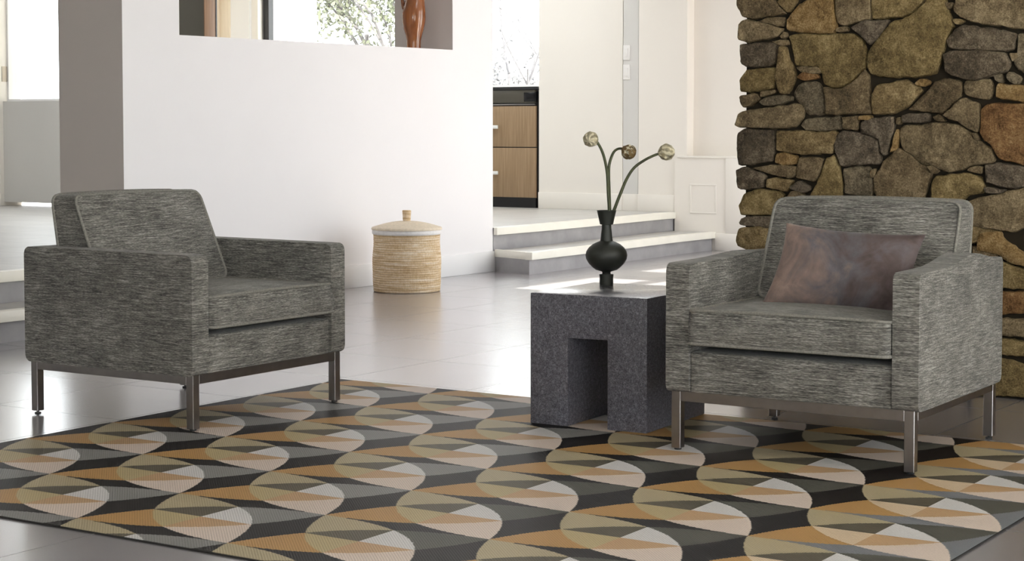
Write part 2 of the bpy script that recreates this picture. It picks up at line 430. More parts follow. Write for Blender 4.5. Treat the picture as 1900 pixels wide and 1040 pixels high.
# outlines of the stones on the wall face: colour, (x, z, x, z, ...)
STONES = [
('brown',(-3.12,1.456,-3.116,1.5,-2.979,1.494,-2.966,1.47,-2.944,1.447,-2.913,1.416,-2.987,1.409,-3.044,1.401,-3.093,1.409)),
('tan',(-2.944,1.459,-2.935,1.484,-2.866,1.482,-2.874,1.45,-2.896,1.42,-2.911,1.421)),
('brown',(-3.022,1.393,-2.978,1.403,-2.919,1.403,-2.923,1.366,-2.956,1.372)),
('greytan',(-3.113,1.387,-3.089,1.399,-3.031,1.389,-2.965,1.367,-2.925,1.358,-2.943,1.334,-2.986,1.322,-3.074,1.311,-3.101,1.318,-3.117,1.331)),
('ochre',(-2.915,1.391,-2.891,1.412,-2.857,1.45,-2.823,1.46,-2.719,1.472,-2.714,1.401,-2.703,1.346,-2.729,1.336,-2.848,1.342,-2.908,1.353)),
('greytan',(-2.713,1.472,-2.593,1.467,-2.566,1.454,-2.561,1.384,-2.596,1.38,-2.678,1.361,-2.695,1.368,-2.708,1.409)),
('olive',(-2.563,1.469,-2.345,1.46,-2.384,1.413,-2.432,1.388,-2.492,1.385,-2.554,1.382,-2.562,1.415)),
('slate',(-2.649,1.353,-2.588,1.377,-2.494,1.376,-2.521,1.326,-2.554,1.296,-2.576,1.292,-2.608,1.328)),
('brown',(-2.695,1.353,-2.662,1.355,-2.657,1.34,-2.695,1.339)),
('brown',(-2.932,1.331,-2.912,1.347,-2.906,1.329,-2.921,1.32)),
('brown',(-2.973,1.311,-2.908,1.316,-2.897,1.295,-2.929,1.294)),
('darkslate',(-3.106,1.302,-3.048,1.304,-2.977,1.306,-2.947,1.292,-2.948,1.23,-2.985,1.216,-3.078,1.214,-3.1,1.233)),
('olive',(-3.112,1.161,-3.078,1.204,-2.95,1.208,-2.954,1.159,-2.958,1.13,-3.073,1.115,-3.107,1.121)),
('tan',(-2.938,1.29,-2.914,1.289,-2.905,1.245,-2.884,1.209,-2.868,1.177,-2.884,1.134,-2.906,1.106,-2.927,1.11,-2.95,1.159,-2.942,1.222)),
('olive',(-2.901,1.333,-2.847,1.335,-2.737,1.33,-2.699,1.334,-2.637,1.33,-2.595,1.304,-2.583,1.254,-2.582,1.207,-2.643,1.15,-2.684,1.129,-2.714,1.129,-2.753,1.142,-2.761,1.187,-2.782,1.211,-2.855,1.213,-2.872,1.217,-2.89,1.289)),
('brown',(-2.75,1.133,-2.709,1.122,-2.676,1.125,-2.634,1.146,-2.579,1.2,-2.566,1.114,-2.56,1.031,-2.74,1.027)),
('rust',(-2.863,1.171,-2.837,1.188,-2.782,1.181,-2.774,1.167,-2.829,1.158)),
('grey',(-2.88,1.11,-2.854,1.145,-2.82,1.154,-2.782,1.152,-2.758,1.124,-2.752,1.069,-2.748,1.027,-2.821,1.028,-2.835,1.05,-2.871,1.086)),
('greytan',(-2.863,1.21,-2.782,1.208,-2.765,1.191,-2.782,1.184,-2.846,1.192)),
('brown',(-3.1,1.1,-3.033,1.11,-3.019,1.091,-3.063,1.058,-3.086,1.058,-3.097,1.076)),
('brown',(-3.017,1.115,-2.952,1.122,-2.946,1.116,-3.015,1.096)),
('grey',(-3.019,1.079,-2.993,1.094,-2.932,1.102,-2.883,1.097,-2.885,1.083,-2.94,1.067,-3.002,1.066)),
('olive',(-2.552,1.288,-2.48,1.37,-2.424,1.382,-2.38,1.407,-2.341,1.445,-2.335,1.46,-2.282,1.45,-2.274,1.42,-2.266,1.393,-2.247,1.348,-2.276,1.298,-2.291,1.225,-2.314,1.176,-2.381,1.163,-2.502,1.167,-2.559,1.178,-2.573,1.207,-2.575,1.254)),
('greytan',(-2.25,1.406,-2.24,1.456,-1.897,1.442,-1.895,1.315,-1.976,1.325,-2.055,1.339,-2.165,1.357,-2.223,1.381)),
('brown',(-2.274,1.433,-2.249,1.432,-2.255,1.41,-2.267,1.41)),
('tan',(-2.249,1.369,-2.223,1.372,-2.203,1.362,-2.234,1.352)),
('darkslate',(-2.272,1.292,-2.249,1.324,-2.219,1.348,-2.157,1.34,-2.066,1.326,-2.014,1.31,-2.023,1.256,-2.053,1.252,-2.156,1.258,-2.256,1.264)),
('darkslate',(-2.283,1.246,-2.256,1.256,-2.118,1.253,-2.046,1.244,-2.034,1.204,-2.049,1.179,-2.105,1.165,-2.154,1.151,-2.204,1.152,-2.275,1.183)),
('grey',(-2.008,1.311,-1.976,1.313,-1.894,1.307,-1.892,1.161,-1.973,1.169,-1.995,1.178,-2.024,1.208,-2.008,1.241)),
('greytan',(-2.034,1.244,-2.013,1.244,-2.012,1.23,-2.028,1.212)),
('grey',(-2.097,1.168,-2.063,1.169,-2.06,1.142,-2.082,1.143)),
('grey',(-2.047,1.159,-2.037,1.177,-1.996,1.158,-1.998,1.134,-2.029,1.138)),
('ochre',(-2.081,1.134,-1.973,1.125,-1.891,1.121,-1.89,1.062,-1.972,1.067,-2.088,1.085)),
('tan',(-2.555,1.106,-2.538,1.136,-2.421,1.154,-2.361,1.115,-2.42,1.055,-2.472,1.031,-2.533,1.028,-2.553,1.031)),
('ochre',(-2.388,1.143,-2.361,1.157,-2.327,1.146,-2.357,1.125)),
('brown',(-2.419,1.042,-2.352,1.102,-2.313,1.145,-2.278,1.159,-2.22,1.144,-2.212,1.114,-2.223,1.08,-2.288,1.028,-2.32,1.034,-2.387,1.04)),
('greytan',(-2.203,1.147,-2.112,1.153,-2.097,1.127,-2.101,1.087,-2.13,1.08,-2.203,1.096)),
('greytan',(-2.283,1.019,-2.227,1.065,-2.21,1.084,-2.149,1.065,-2.145,1.017,-2.151,0.963,-2.178,0.97,-2.221,0.999)),
('rust',(-2.137,1.046,-2.106,1.064,-1.972,1.063,-1.89,1.057,-1.887,0.833,-1.968,0.844,-2.055,0.862,-2.078,0.88,-2.093,0.913,-2.124,0.932,-2.142,0.961)),
('slate',(-2.438,1.025,-2.332,1.03,-2.335,1.002,-2.375,0.996,-2.434,0.996)),
('brown',(-2.46,1.011,-2.444,1.018,-2.443,0.992,-2.458,0.991)),
('brown',(-2.324,1.018,-2.292,1.022,-2.268,1.001,-2.307,1)),
('greytan',(-2.451,0.938,-2.45,0.972,-2.43,0.988,-2.367,0.987,-2.319,0.996,-2.245,0.992,-2.198,0.975,-2.167,0.941,-2.128,0.915,-2.098,0.901,-2.09,0.864,-2.097,0.853,-2.169,0.842,-2.207,0.826,-2.258,0.815,-2.285,0.822,-2.329,0.842,-2.353,0.84,-2.4,0.873,-2.437,0.899)),
('brown',(-2.549,0.794,-2.534,0.813,-2.51,0.852,-2.474,0.887,-2.45,0.902,-2.421,0.881,-2.401,0.87,-2.377,0.845,-2.329,0.827,-2.329,0.786,-2.355,0.716,-2.367,0.67,-2.536,0.666,-2.533,0.71,-2.547,0.743)),
('slate',(-2.601,0.958,-2.599,0.995,-2.573,1.008,-2.5,1.017,-2.469,1.013,-2.471,0.976,-2.486,0.922,-2.494,0.88,-2.51,0.877,-2.52,0.907,-2.522,0.934,-2.548,0.943)),
('ochre',(-2.466,0.941,-2.456,0.976,-2.453,0.938,-2.462,0.899,-2.478,0.884)),
('brown',(-2.187,0.822,-2.165,0.836,-2.131,0.836,-2.133,0.81)),
('brown',(-2.333,0.837,-2.321,0.836,-2.293,0.817,-2.313,0.808)),
('brown',(-2.171,0.957,-2.151,0.954,-2.14,0.935,-2.151,0.935)),
('olive',(-2.319,0.686,-2.318,0.762,-2.304,0.798,-2.196,0.811,-2.138,0.799,-2.126,0.751,-2.13,0.741,-2.187,0.733,-2.202,0.712,-2.205,0.689)),
('slate',(-2.124,0.837,-2.092,0.848,-2.036,0.845,-1.968,0.834,-1.887,0.829,-1.886,0.767,-1.967,0.766,-2.023,0.76,-2.117,0.778)),
('slate',(-2.117,0.762,-2.042,0.753,-2.053,0.742,-2.117,0.743)),
('greytan',(-2.192,0.704,-2.144,0.723,-2.064,0.738,-1.976,0.762,-1.907,0.773,-1.905,0.61,-1.974,0.62,-2.014,0.604,-2.142,0.616,-2.191,0.625)),
('ochre',(-2.142,0.586,-2.118,0.601,-2.062,0.599,-2.054,0.574,-1.972,0.522,-1.903,0.501,-1.902,0.47,-1.971,0.481,-2.036,0.497,-2.069,0.523,-2.149,0.532)),
('olive',(-2.141,0.511,-2.044,0.487,-1.971,0.469,-1.902,0.462,-1.901,0.4,-1.97,0.402,-2.139,0.399)),
('rust',(-2.139,0.38,-1.97,0.387,-1.901,0.387,-1.9,0.311,-1.969,0.312,-2.138,0.299)),
('greytan',(-2.146,0.284,-1.968,0.289,-1.899,0.291,-1.898,0.221,-1.967,0.226,-2.145,0.228)),
('olive',(-2.145,0.215,-2.056,0.217,-1.967,0.207,-1.898,0.205,-1.897,0.142,-1.966,0.155,-2.031,0.158,-2.144,0.166)),
('olive',(-2.152,0.148,-2.031,0.141,-1.966,0.122,-1.897,0.119,-1.895,0.01,-1.964,0.012,-2.15,0.003)),
('greytan',(-3.117,0.989,-3.103,1.036,-3.063,1.044,-2.966,1.056,-2.879,1.069,-2.845,1.067,-2.834,1.048,-2.836,1.02,-2.87,0.981,-2.931,0.976,-3.099,0.981)),
('grey',(-2.844,0.992,-2.819,1.011,-2.681,1.019,-2.674,0.973,-2.767,0.964,-2.831,0.969)),
('brown',(-2.673,1.017,-2.612,1.02,-2.608,0.967,-2.666,0.973)),
('ochre',(-2.605,1.02,-2.563,1.022,-2.561,1.011,-2.604,1.006)),
('darkslate',(-3.118,0.895,-3.115,0.948,-3.085,0.974,-2.947,0.968,-2.952,0.916,-2.96,0.849,-3.013,0.844,-3.071,0.832,-3.111,0.832)),
('tan',(-2.941,0.964,-2.835,0.965,-2.771,0.957,-2.699,0.963,-2.697,0.949,-2.715,0.883,-2.775,0.878,-2.847,0.876,-2.945,0.889)),
('ochre',(-2.95,0.856,-2.938,0.879,-2.865,0.872,-2.862,0.841,-2.908,0.836,-2.95,0.844)),
('brown',(-3.049,0.821,-2.96,0.834,-2.862,0.83,-2.869,0.79,-2.903,0.785,-3.004,0.808)),
('darkslate',(-3.117,0.814,-3.079,0.822,-3.048,0.813,-2.993,0.795,-3,0.748,-3.07,0.738,-3.106,0.74)),
('tan',(-2.984,0.779,-2.951,0.783,-2.877,0.776,-2.89,0.738,-2.911,0.733,-2.986,0.748)),
('slate',(-2.888,0.745,-2.846,0.773,-2.8,0.746,-2.824,0.727)),
('brown',(-2.855,0.864,-2.75,0.861,-2.758,0.822,-2.787,0.77,-2.863,0.786)),
('olive',(-2.8,0.715,-2.768,0.779,-2.74,0.861,-2.708,0.877,-2.693,0.843,-2.679,0.78,-2.678,0.662,-2.811,0.659)),
('slate',(-2.711,0.917,-2.694,0.952,-2.67,0.967,-2.607,0.958,-2.529,0.929,-2.521,0.841,-2.68,0.836,-2.693,0.87)),
('grey',(-2.674,0.826,-2.561,0.831,-2.564,0.797,-2.552,0.759,-2.556,0.721,-2.666,0.726)),
('brown',(-2.56,0.812,-2.54,0.827,-2.548,0.794,-2.56,0.79)),
('olive',(-3.104,0.676,-3.079,0.72,-3.025,0.738,-2.941,0.731,-2.904,0.719,-2.936,0.664,-2.954,0.64,-3.101,0.636)),
('brown',(-2.892,0.717,-2.876,0.732,-2.842,0.731,-2.829,0.712,-2.833,0.694,-2.902,0.692)),
('slate',(-3.103,0.605,-3.095,0.623,-3.076,0.627,-2.954,0.635,-2.959,0.585,-3.054,0.594,-3.1,0.598)),
('tan',(-3.11,0.529,-3.107,0.554,-3.097,0.585,-3.03,0.591,-2.964,0.582,-2.968,0.506,-3.059,0.5,-3.107,0.515)),
('brown',(-3.109,0.49,-3.059,0.495,-2.968,0.501,-2.973,0.437,-3.107,0.429)),
]
# ---------------------------------------------------------------- the setting
bm = NB(); box(bm, -7.0, 2.2, -3.4, 13.4, -0.12, 0.0)
struct('floor', bm, M['tile'], 'grey porcelain tiled floor of the sunken sitting area', 'floor')
HOLES = [(-4.65, -3.35, 7.2, 8.8), (-10.3, -7.7, 10.8, 12.4), (-11.45, -10.55, 7.5, 9.9)]  # ceiling openings of the added, unseen roof lights
def inside(x, y):
    if y < 6.9: return -13.2 < x < 2.3
    if y > 13.5: return False
    if x > -2.4 or x < -13.2: return False
    if y > 11.05 and x < -11.3: return x > -12.4 and y > 12.0
    return True
bm = NB()
xs = sorted({-13.2, -12.4, -11.3, -2.4, 2.3} | {h[0] for h in HOLES} | {h[1] for h in HOLES})
ys = sorted({-3.6, 6.9, 11.05, 12.0, 13.5} | {h[2] for h in HOLES} | {h[3] for h in HOLES})
for xa, xb in zip(xs, xs[1:]):
    for ya, yb in zip(ys, ys[1:]):
        mx_, my_ = (xa+xb)/2, (ya+yb)/2
        if inside(mx_, my_) and not any(h[0] < mx_ < h[1] and h[2] < my_ < h[3] for h in HOLES): box(bm, xa, xb, ya, yb, 3.0, 3.15)
struct('ceiling', bm, M['ceiling_paint'], 'plain white ceiling over the whole room', 'ceiling')

for nm, cx0, cx1, cy0, cy1, lab in (('added_roof_curb_c', -11.45, -10.55, 7.5, 9.9, 'added out-of-view roof light curb above the far left of the raised floor'), ('added_roof_curb_a', -4.65, -3.35, 7.2, 8.8, 'added out-of-view roof light curb above the steps'), ('added_roof_curb_b', -10.3, -7.7, 10.8, 12.4, 'added out-of-view roof light curb above the raised floor')):
    hh = 3.15 + (cx1-cx0)*0.82  # added roof lights give fill; the tall curb side blocks the sun
    bm = NB(); box(bm, cx1, cx1+0.1, cy0-0.1, cy1+0.1, 3.15, hh); box(bm, cx0-0.1, cx0, cy0-0.1, cy1+0.1, 3.15, 3.35); box(bm, cx0, cx1, cy0-0.1, cy0, 3.15, 3.35); box(bm, cx0, cx1, cy1, cy1+0.1, 3.15, 3.35)
    r_ = struct(nm, bm, M['white_paint'], lab, 'added roof light')
    bm = NB(); box(bm, cx0, cx1, cy0, cy1, 3.25, 3.258); obj('pane', bm, M['glass'], r_)
NOSE_U = [(-6.812,10.182),(-6.812,10.70),(-6.845,11.52),(-6.882,12.25),(-6.905,12.70),(-6.89,12.925)]
NOSE_L = [(-6.442,10.05),(-6.46,10.58),(-6.505,11.58),(-6.540,12.29),(-6.542,12.69),(-6.525,12.925)]
bm = NB()
plat = [(-13.0,-3.3),(-6.66,-3.3),(-6.66,6.705),(-7.33,6.705),(-7.33,10.182)] + [(x-0.03, y) for x, y in NOSE_U] + [(-6.92,13.3),(-12.4,13.3),(-12.4,12.0),(-11.35,12.0),(-11.35,11.0),(-13.0,11.0)]
prism(bm, plat, 0.0, 0.30)
bm.faces.ensure_lookup_table()
bm.normal_update()
for f in bm.faces: f.material_index = 0 if abs(f.normal.z) > 0.5 else 1
struct('floor_upper', bm, [M['tile_pale'], M['riser']], 'raised tiled floor two steps above the sitting area', 'floor', smooth=30)
def nosing_strip(line, z1, w=0.06, h=0.05, cap_back=None):
    bm = NB()
    back = [(x-w, y) for x, y in line]
    prism(bm, list(line) + back[::-1], z1-h, z1+0.002, bev=0.004)
    return bm
def step(name, poly, noses, label, z=0.15):
    bm = NB(); prism(bm, poly, 0.0, z-0.001); bm.normal_update()
    for f in bm.faces: f.material_index = 0 if abs(f.normal.z) > 0.5 else 1
    s = struct(name, bm, [M['tile_pale'], M['riser']], label, 'step', smooth=30)
    for b in noses: obj('nosing', b, M['nosing'], s, 30)
    return s
pl = [(x-0.035, y) for x, y in NOSE_L]
side = NB(); prism(side, [(-6.442,10.05),(-6.502,10.10),(-6.83,10.215),(-6.835,10.183)], 0.10, 0.152, bev=0.004)
step('step_right', [(-6.475,10.065),*pl[1:],(-6.93,12.925),(-6.79,10.19),(-6.845,10.19)], [nosing_strip(NOSE_L, 0.15), side],
     'lower tiled step with pale curved edge beside the cream back wall')
u = nosing_strip(NOSE_U, 0.30)
top_nose = struct('trim_1', u, M['nosing'], 'pale edge strip along the top step behind the vase', 'step edge', smooth=30)
step('step_left', [(-6.66,-3.3),(-6.395,-3.3),(-6.395,6.70),(-6.66,6.70)], [nosing_strip([(-6.335,-3.3),(-6.335,6.70)], 0.15)],
     'lower dark tiled step at the far left edge of the picture')
struct('trim_2', nosing_strip([(-6.63,-3.3),(-6.63,6.70)], 0.30), M['nosing'], 'pale edge strip of the upper step behind the left chair', 'step edge', smooth=30)

# free-standing white wall with the pass-through opening
def wall_with_hole():
    x0, x1, y0, y1, zt = -7.326, -6.847, 6.712, 10.18, 3.0
    a, b, za, zb, zc = 7.136, 9.704, 1.484, 1.500, 2.45
    bm = NB()
    def quad(ps): return bm.faces.new([bm.verts.new(p) for p in ps])
    for x in (x1, x0):
        o = [(x,y0,0),(x,y1,0),(x,y1,zt),(x,y0,zt)]; h = [(x,a,za),(x,b,zb),(x,b,zc),(x,a,zc)]
        ov = [bm.verts.new(p) for p in o]; hv = [bm.verts.new(p) for p in h]
        for i in range(4): bm.faces.new((ov[i], ov[(i+1) % 4], hv[(i+1) % 4], hv[i]))
    for p, q in (((y0,0),(y1,0)),((y1,0),(y1,zt)),((y1,zt),(y0,zt)),((y0,zt),(y0,0)),((a,za),(b,zb)),((b,zb),(b,zc)),((b,zc),(a,zc)),((a,zc),(a,za))):
        quad([(x0,p[0],p[1]),(x1,p[0],p[1]),(x1,q[0],q[1]),(x0,q[0],q[1])])
    bmesh.ops.remove_doubles(bm, verts=bm.verts[:], dist=1e-5)
    return bm
wb = wall_with_hole(); bmesh.ops.recalc_face_normals(wb, faces=wb.faces[:]); wb.normal_update()
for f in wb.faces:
    if f.normal.y < -0.5: f.material_index = 1  # viewer-facing end and reveal take the painted-in shade
struct('wall_middle', wb, [M['white_paint'], M['shaded_paint']], 'white free-standing wall with a long pass-through opening', 'wall')
bm = NB(); box(bm, -6.847, -6.834, 6.70, 10.19, 0.0, 0.14, 0.003); box(bm, -7.33, -6.847, 6.70, 6.712, 0.30, 0.44, 0.003)
struct('baseboard_middle', bm, M['white_trim'], 'white baseboard along the foot of the free-standing wall', 'baseboard', smooth=30)

# back wall: sections between the windows, trim strip, niche with low panel
YB = 12.95
bm = NB()
box(bm, -8.233, -7.41, YB, 13.35, 0.30, 3.0)                  # pier right of the cabinet
box(bm, -7.257, -6.807, YB, 13.35, 0.30, 3.0)
box(bm, -7.41, -7.257, YB+0.02, 13.35, 0.30, 3.0)
box(bm, -6.95, -2.3, 13.07, 13.35, 0.0, 3.0)                  # niche back
box(bm, -6.0, -2.3, 12.95, 13.08, 0.0, 3.0)
box(bm, -9.60, -8.233, 13.16, 13.35, 0.30, 1.34)              # under the narrow window
box(bm, -9.60, -8.233, 13.16, 13.35, 2.75, 3.0)
box(bm, -9.60, -9.30, 13.0, 13.35, 0.30, 3.0)
box(bm, -11.44, -9.60, 13.0, 13.35, 0.30, 0.95)
box(bm, -11.44, -9.60, 13.0, 13.35, 2.75, 3.0)
box(bm, -12.4, -11.44, 13.05, 13.35, 0.30, 3.0)
box(bm, -11.4, -11.3, 11.0, 12.1, 0.30, 3.0); box(bm, -12.4, -11.4, 12.0, 12.1, 0.30, 3.0); box(bm, -12.4, -12.3, 12.1, 13.05, 0.30, 3.0)
struct('wall_back', bm, M['cream_paint'], 'cream back wall beyond the steps', 'wall')
bm = NB(); box(bm, -7.405, -7.262, YB+0.004, YB+0.02, 0.30, 3.0)
struct('trim_3', bm, M['grey_paint'], 'narrow light grey strip between the cream wall sections', 'wall strip')
bm = NB(); box(bm, -8.233, -7.41, YB-0.014, YB, 0.30, 0.44, 0.003); box(bm, -7.257, -6.90, YB-0.014, YB, 0.30, 0.44, 0.003)
box(bm, -7.41, -7.257, YB-0.004, YB+0.01, 0.30, 0.44, 0.002)
struct('baseboard_back', bm, M['trim_paint'], 'cream baseboard on the raised floor by the back wall', 'baseboard', smooth=30)
# low panelled box right of the steps
bm = NB(); box(bm, -6.905, -6.20, 12.93, 13.07, 0.0, 0.745)
pan = struct('wall_low', bm, M['cream_paint'], 'low cream panelled wall box beside the steps and the stone wall', 'low wall')
bm = NB(); box(bm, -6.88, -6.19, 12.92, 13.07, 0.745, 0.762, 0.004); obj('cap', bm, M['trim_paint'], pan, 30)
bm = NB()
fx0, fx1, fz0, fz1 = -6.765, -6.525, 0.295, 0.535
for q in ((fx0,fx1,fz1-.012,fz1),(fx0,fx1,fz0,fz0+.012),(fx0,fx0+.012,fz0+.012,fz1-.012),(fx1-.012,fx1,fz0+.012,fz1-.012)):
    box(bm, q[0], q[1], 12.926, 12.931, q[2], q[3], 0.002)
obj('panel_moulding', bm, M['trim_paint'], pan, 30)
bm = NB(); box(bm, -6.53, -6.20, 12.914, 12.93, 0.0, 0.14, 0.003); obj('skirting', bm, M['trim_paint'], pan, 30)
bm = NB(); box(bm, -6.44, -6.20, 12.918, 12.931, 0.14, 0.745, 0.003); obj('stile', bm, M['trim_paint'], pan, 30)

# windows of the back wall
def window(name, label, axis, pos, a0, a1, z0, z1, mullions=(), rails=(), fw=0.05, fd=0.07, m=None, parent=None):
    """axis 'x': frame runs along x at y=pos ; axis 'y': runs along y at x=pos"""
    m = m or M['black_metal']
    def bx(bm, p0, p1, q0, q1, d, off=0.0, bev=0.0):
        if axis == 'x': box(bm, p0, p1, pos-d/2+off, pos+d/2+off, q0, q1, bev)
        else: box(bm, pos-d/2+off, pos+d/2+off, p0, p1, q0, q1, bev)
    bm = NB()
    bx(bm, a0, a0+fw, z0, z1, fd); bx(bm, a1-fw, a1, z0, z1, fd)
    bx(bm, a0+fw, a1-fw, z0, z0+fw, fd); bx(bm, a0+fw, a1-fw, z1-fw, z1, fd)
    for t in mullions: bx(bm, t-fw/2, t+fw/2, z0+fw, z1-fw, fd)
    for t in rails: bx(bm, a0+fw, a1-fw, t-0.025, t+0.025, fd*0.9)
    w = obj(name, bm, m); w['kind'] = 'structure'; w['label'] = label; w['category'] = 'window'
    bm = NB(); bx(bm, a0+fw*0.5, a1-fw*0.5, z0+fw*0.5, z1-fw*0.5, 0.008); obj('pane', bm, M['glass'], w)
    return w
window('window_1', 'large window with black frame seen through the wall opening', 'x', 13.1, -11.44, -9.60, 0.95, 2.75, fw=0.07)
window('window_2', 'narrow bright window above the wooden drawer cabinet', 'x', 13.25, -9.30, -8.233, 1.34, 2.75, m=M['white_trim'], fw=0.03)
# pale side window beside the black frame, cream posts
bm = NB(); box(bm, -11.76, -11.52, 12.96, 13.05, 0.30, 3.0)
struct('trim_4', bm, M['white_trim'], 'white door panel left of the black window frame', 'wall panel')
bm = NB(); box(bm, -11.52, -11.44, 12.99, 13.06, 0.30, 3.0)
struct('trim_5', bm, M['trim_paint'], 'slim pale strip beside the black window frame', 'wall strip')
bm = NB(); box(bm, -11.985, -11.885, 12.90, 13.05, 0.30, 3.0, 0.004); box(bm, -11.885, -11.76, 12.94, 13.05, 0.30, 3.0, 0.004)
struct('trim_6', bm, M['cream_wood'], 'cream timber posts beside the dark cabinet in the opening', 'post', smooth=30)

# far left wall with bright window and a gap at the floor
bm = NB()
box(bm, -12.505, -11.3, 10.80, 11.0, 0.335, 1.225)
box(bm, -12.505, -11.3, 10.80, 11.0, 2.7, 3.0)
box(bm, -11.42, -11.3, 10.80, 11.0, 1.225, 2.7)
struct('wall_left', bm, M['grey_paint'], 'greige low wall under the far left window', 'wall')
window('window_3', 'blown-out bright window at the upper left edge', 'x', 10.885, -12.505, -11.42, 1.225, 2.7, m=M['white_trim'], fw=0.02)
bm = NB(); box(bm, -12.70, -12.505, 10.76, 11.0, 0.30, 3.0, 0.004)
dj = struct('door_1', bm, M['trim_paint'], 'pale door jamb at the far left edge', 'door frame', smooth=30)
bm = NB(); box(bm, -12.506, -12.499, 10.79, 10.85, 1.40, 1.535, 0.002)
obj('hinge', bm, M['beige_hinge'], dj, 30)
bm = NB(); box(bm, -13.2, -12.70, 10.80, 11.0, 0.30, 3.0)
struct('wall_corner', bm, M['white_paint'], 'white wall left of the far door jamb', 'wall')
bm = NB(); box(bm, -13.2, -13.0, -3.4, 10.8, 0.0, 3.0)
struct('wall_outer', bm, M['white_paint'], 'white outer wall of the raised floor', 'wall')
bm = NB(); box(bm, -13.2, 2.2, -3.6, -3.4, 0.0, 0.7); box(bm, -13.2, 2.2, -3.6, -3.4, 2.5, 3.0)
box(bm, -13.2, -2.2, -3.6, -3.4, 0.7, 2.5); box(bm, 1.8, 2.2, -3.6, -3.4, 0.7, 2.5)
struct('wall_front', bm, M['white_paint'], 'white wall behind the viewer with one added window', 'wall')
window('added_window_4', 'added fill-light window in the wall behind the viewer', 'x', -3.5, -2.2, 1.8, 0.7, 2.5, mullions=(-0.2,), m=M['white_trim'])  # unseen window added for fill light from behind

# window walls on the right: behind the stone wall and beside the sitting area
bm = NB()
X0, X1 = -2.7, -2.5
box(bm, X0, X1, 6.85, 9.03, 0.0, 3.0); box(bm, X0, X1, 10.10, 10.62, 0.0, 3.0); box(bm, X0, X1, 12.75, 13.07, 0.0, 3.0)
box(bm, X0, X1, 9.03, 10.10, 2.62, 3.0); box(bm, X0, X1, 10.62, 12.75, 2.62, 3.0)
struct('wall_side', bm, M['white_paint'], 'white window wall hidden behind the stone wall', 'wall')
window('window_5', 'tall garden window hidden behind the stone wall', 'y', -2.6, 9.03, 10.10, 0.02, 2.62, rails=(2.19,), m=M['white_trim'])
window('window_6', 'wide garden window hidden behind the stone wall', 'y', -2.6, 10.62, 12.75, 0.02, 2.62, rails=(2.19,), mullions=(11.7,), m=M['white_trim'])
bm = NB()
box(bm, 2.0, 2.2, -3.4, -0.5, 0.0, 3.0); box(bm, 2.0, 2.2, 5.7, 6.85, 0.0, 3.0); box(bm, 2.0, 2.2, -0.5, 5.7, 2.7, 3.0)
struct('wall_right', bm, M['white_paint'], 'white window wall right of the sitting area', 'wall')
window('window_7', 'long garden window right of the sitting area', 'y', 2.1, -0.5, 5.7, 0.02, 2.7, mullions=(1.05, 2.6, 4.15), m=M['white_trim'])
bm = NB(); box(bm, 2.2, 5.2, -3.6, 6.9, 2.85, 3.0)  # unseen slab added to keep direct sun off the rug
struct('added_sun_overhang', bm, M['ceiling_paint'], 'added overhang blocking the sun outside the right window', 'roof')

# ---- dry stone wall
def chaikin(p, n=1):
    for _ in range(n):
        q = []
        for i in range(len(p)):
            a, b = p[i], p[(i+1) % len(p)]
            d = math.hypot(a[0]-b[0], a[1]-b[1]); t = min(0.22, 0.0065/max(d, 1e-6))
            q += [(a[0]+(b[0]-a[0])*t, a[1]+(b[1]-a[1])*t), (b[0]+(a[0]-b[0])*t, b[1]+(a[1]-b[1])*t)]
        p = q
    return p
def resample(p, step=0.022):
    q = []
    for i in range(len(p)):
        a, b = p[i], p[(i+1) % len(p)]
        n = max(1, int(math.hypot(a[0]-b[0], a[1]-b[1])/step))
        for j in range(n): q.append((a[0]+(b[0]-a[0])*j/n, a[1]+(b[1]-a[1])*j/n))
    return q
from mathutils import noise as mnoise
def area(p): return 0.5*sum(p[i][0]*p[(i+1) % len(p)][1]-p[(i+1) % len(p)][0]*p[i][1] for i in range(len(p)))
def inset(p, d):
    n = len(p); out = []
    for i in range(n):
        a, b, c = p[i-1], p[i], p[(i+1) % n]
        e1 = Vector((b[0]-a[0], b[1]-a[1])); e2 = Vector((c[0]-b[0], c[1]-b[1]))
        nn = Vector((-e1.y, e1.x)).normalized() + Vector((-e2.y, e2.x)).normalized()
        nn = nn.normalized() if nn.length > 1e-6 else Vector((0, 0))
        out.append((b[0]+nn.x*d, b[1]+nn.y*d))
    return out
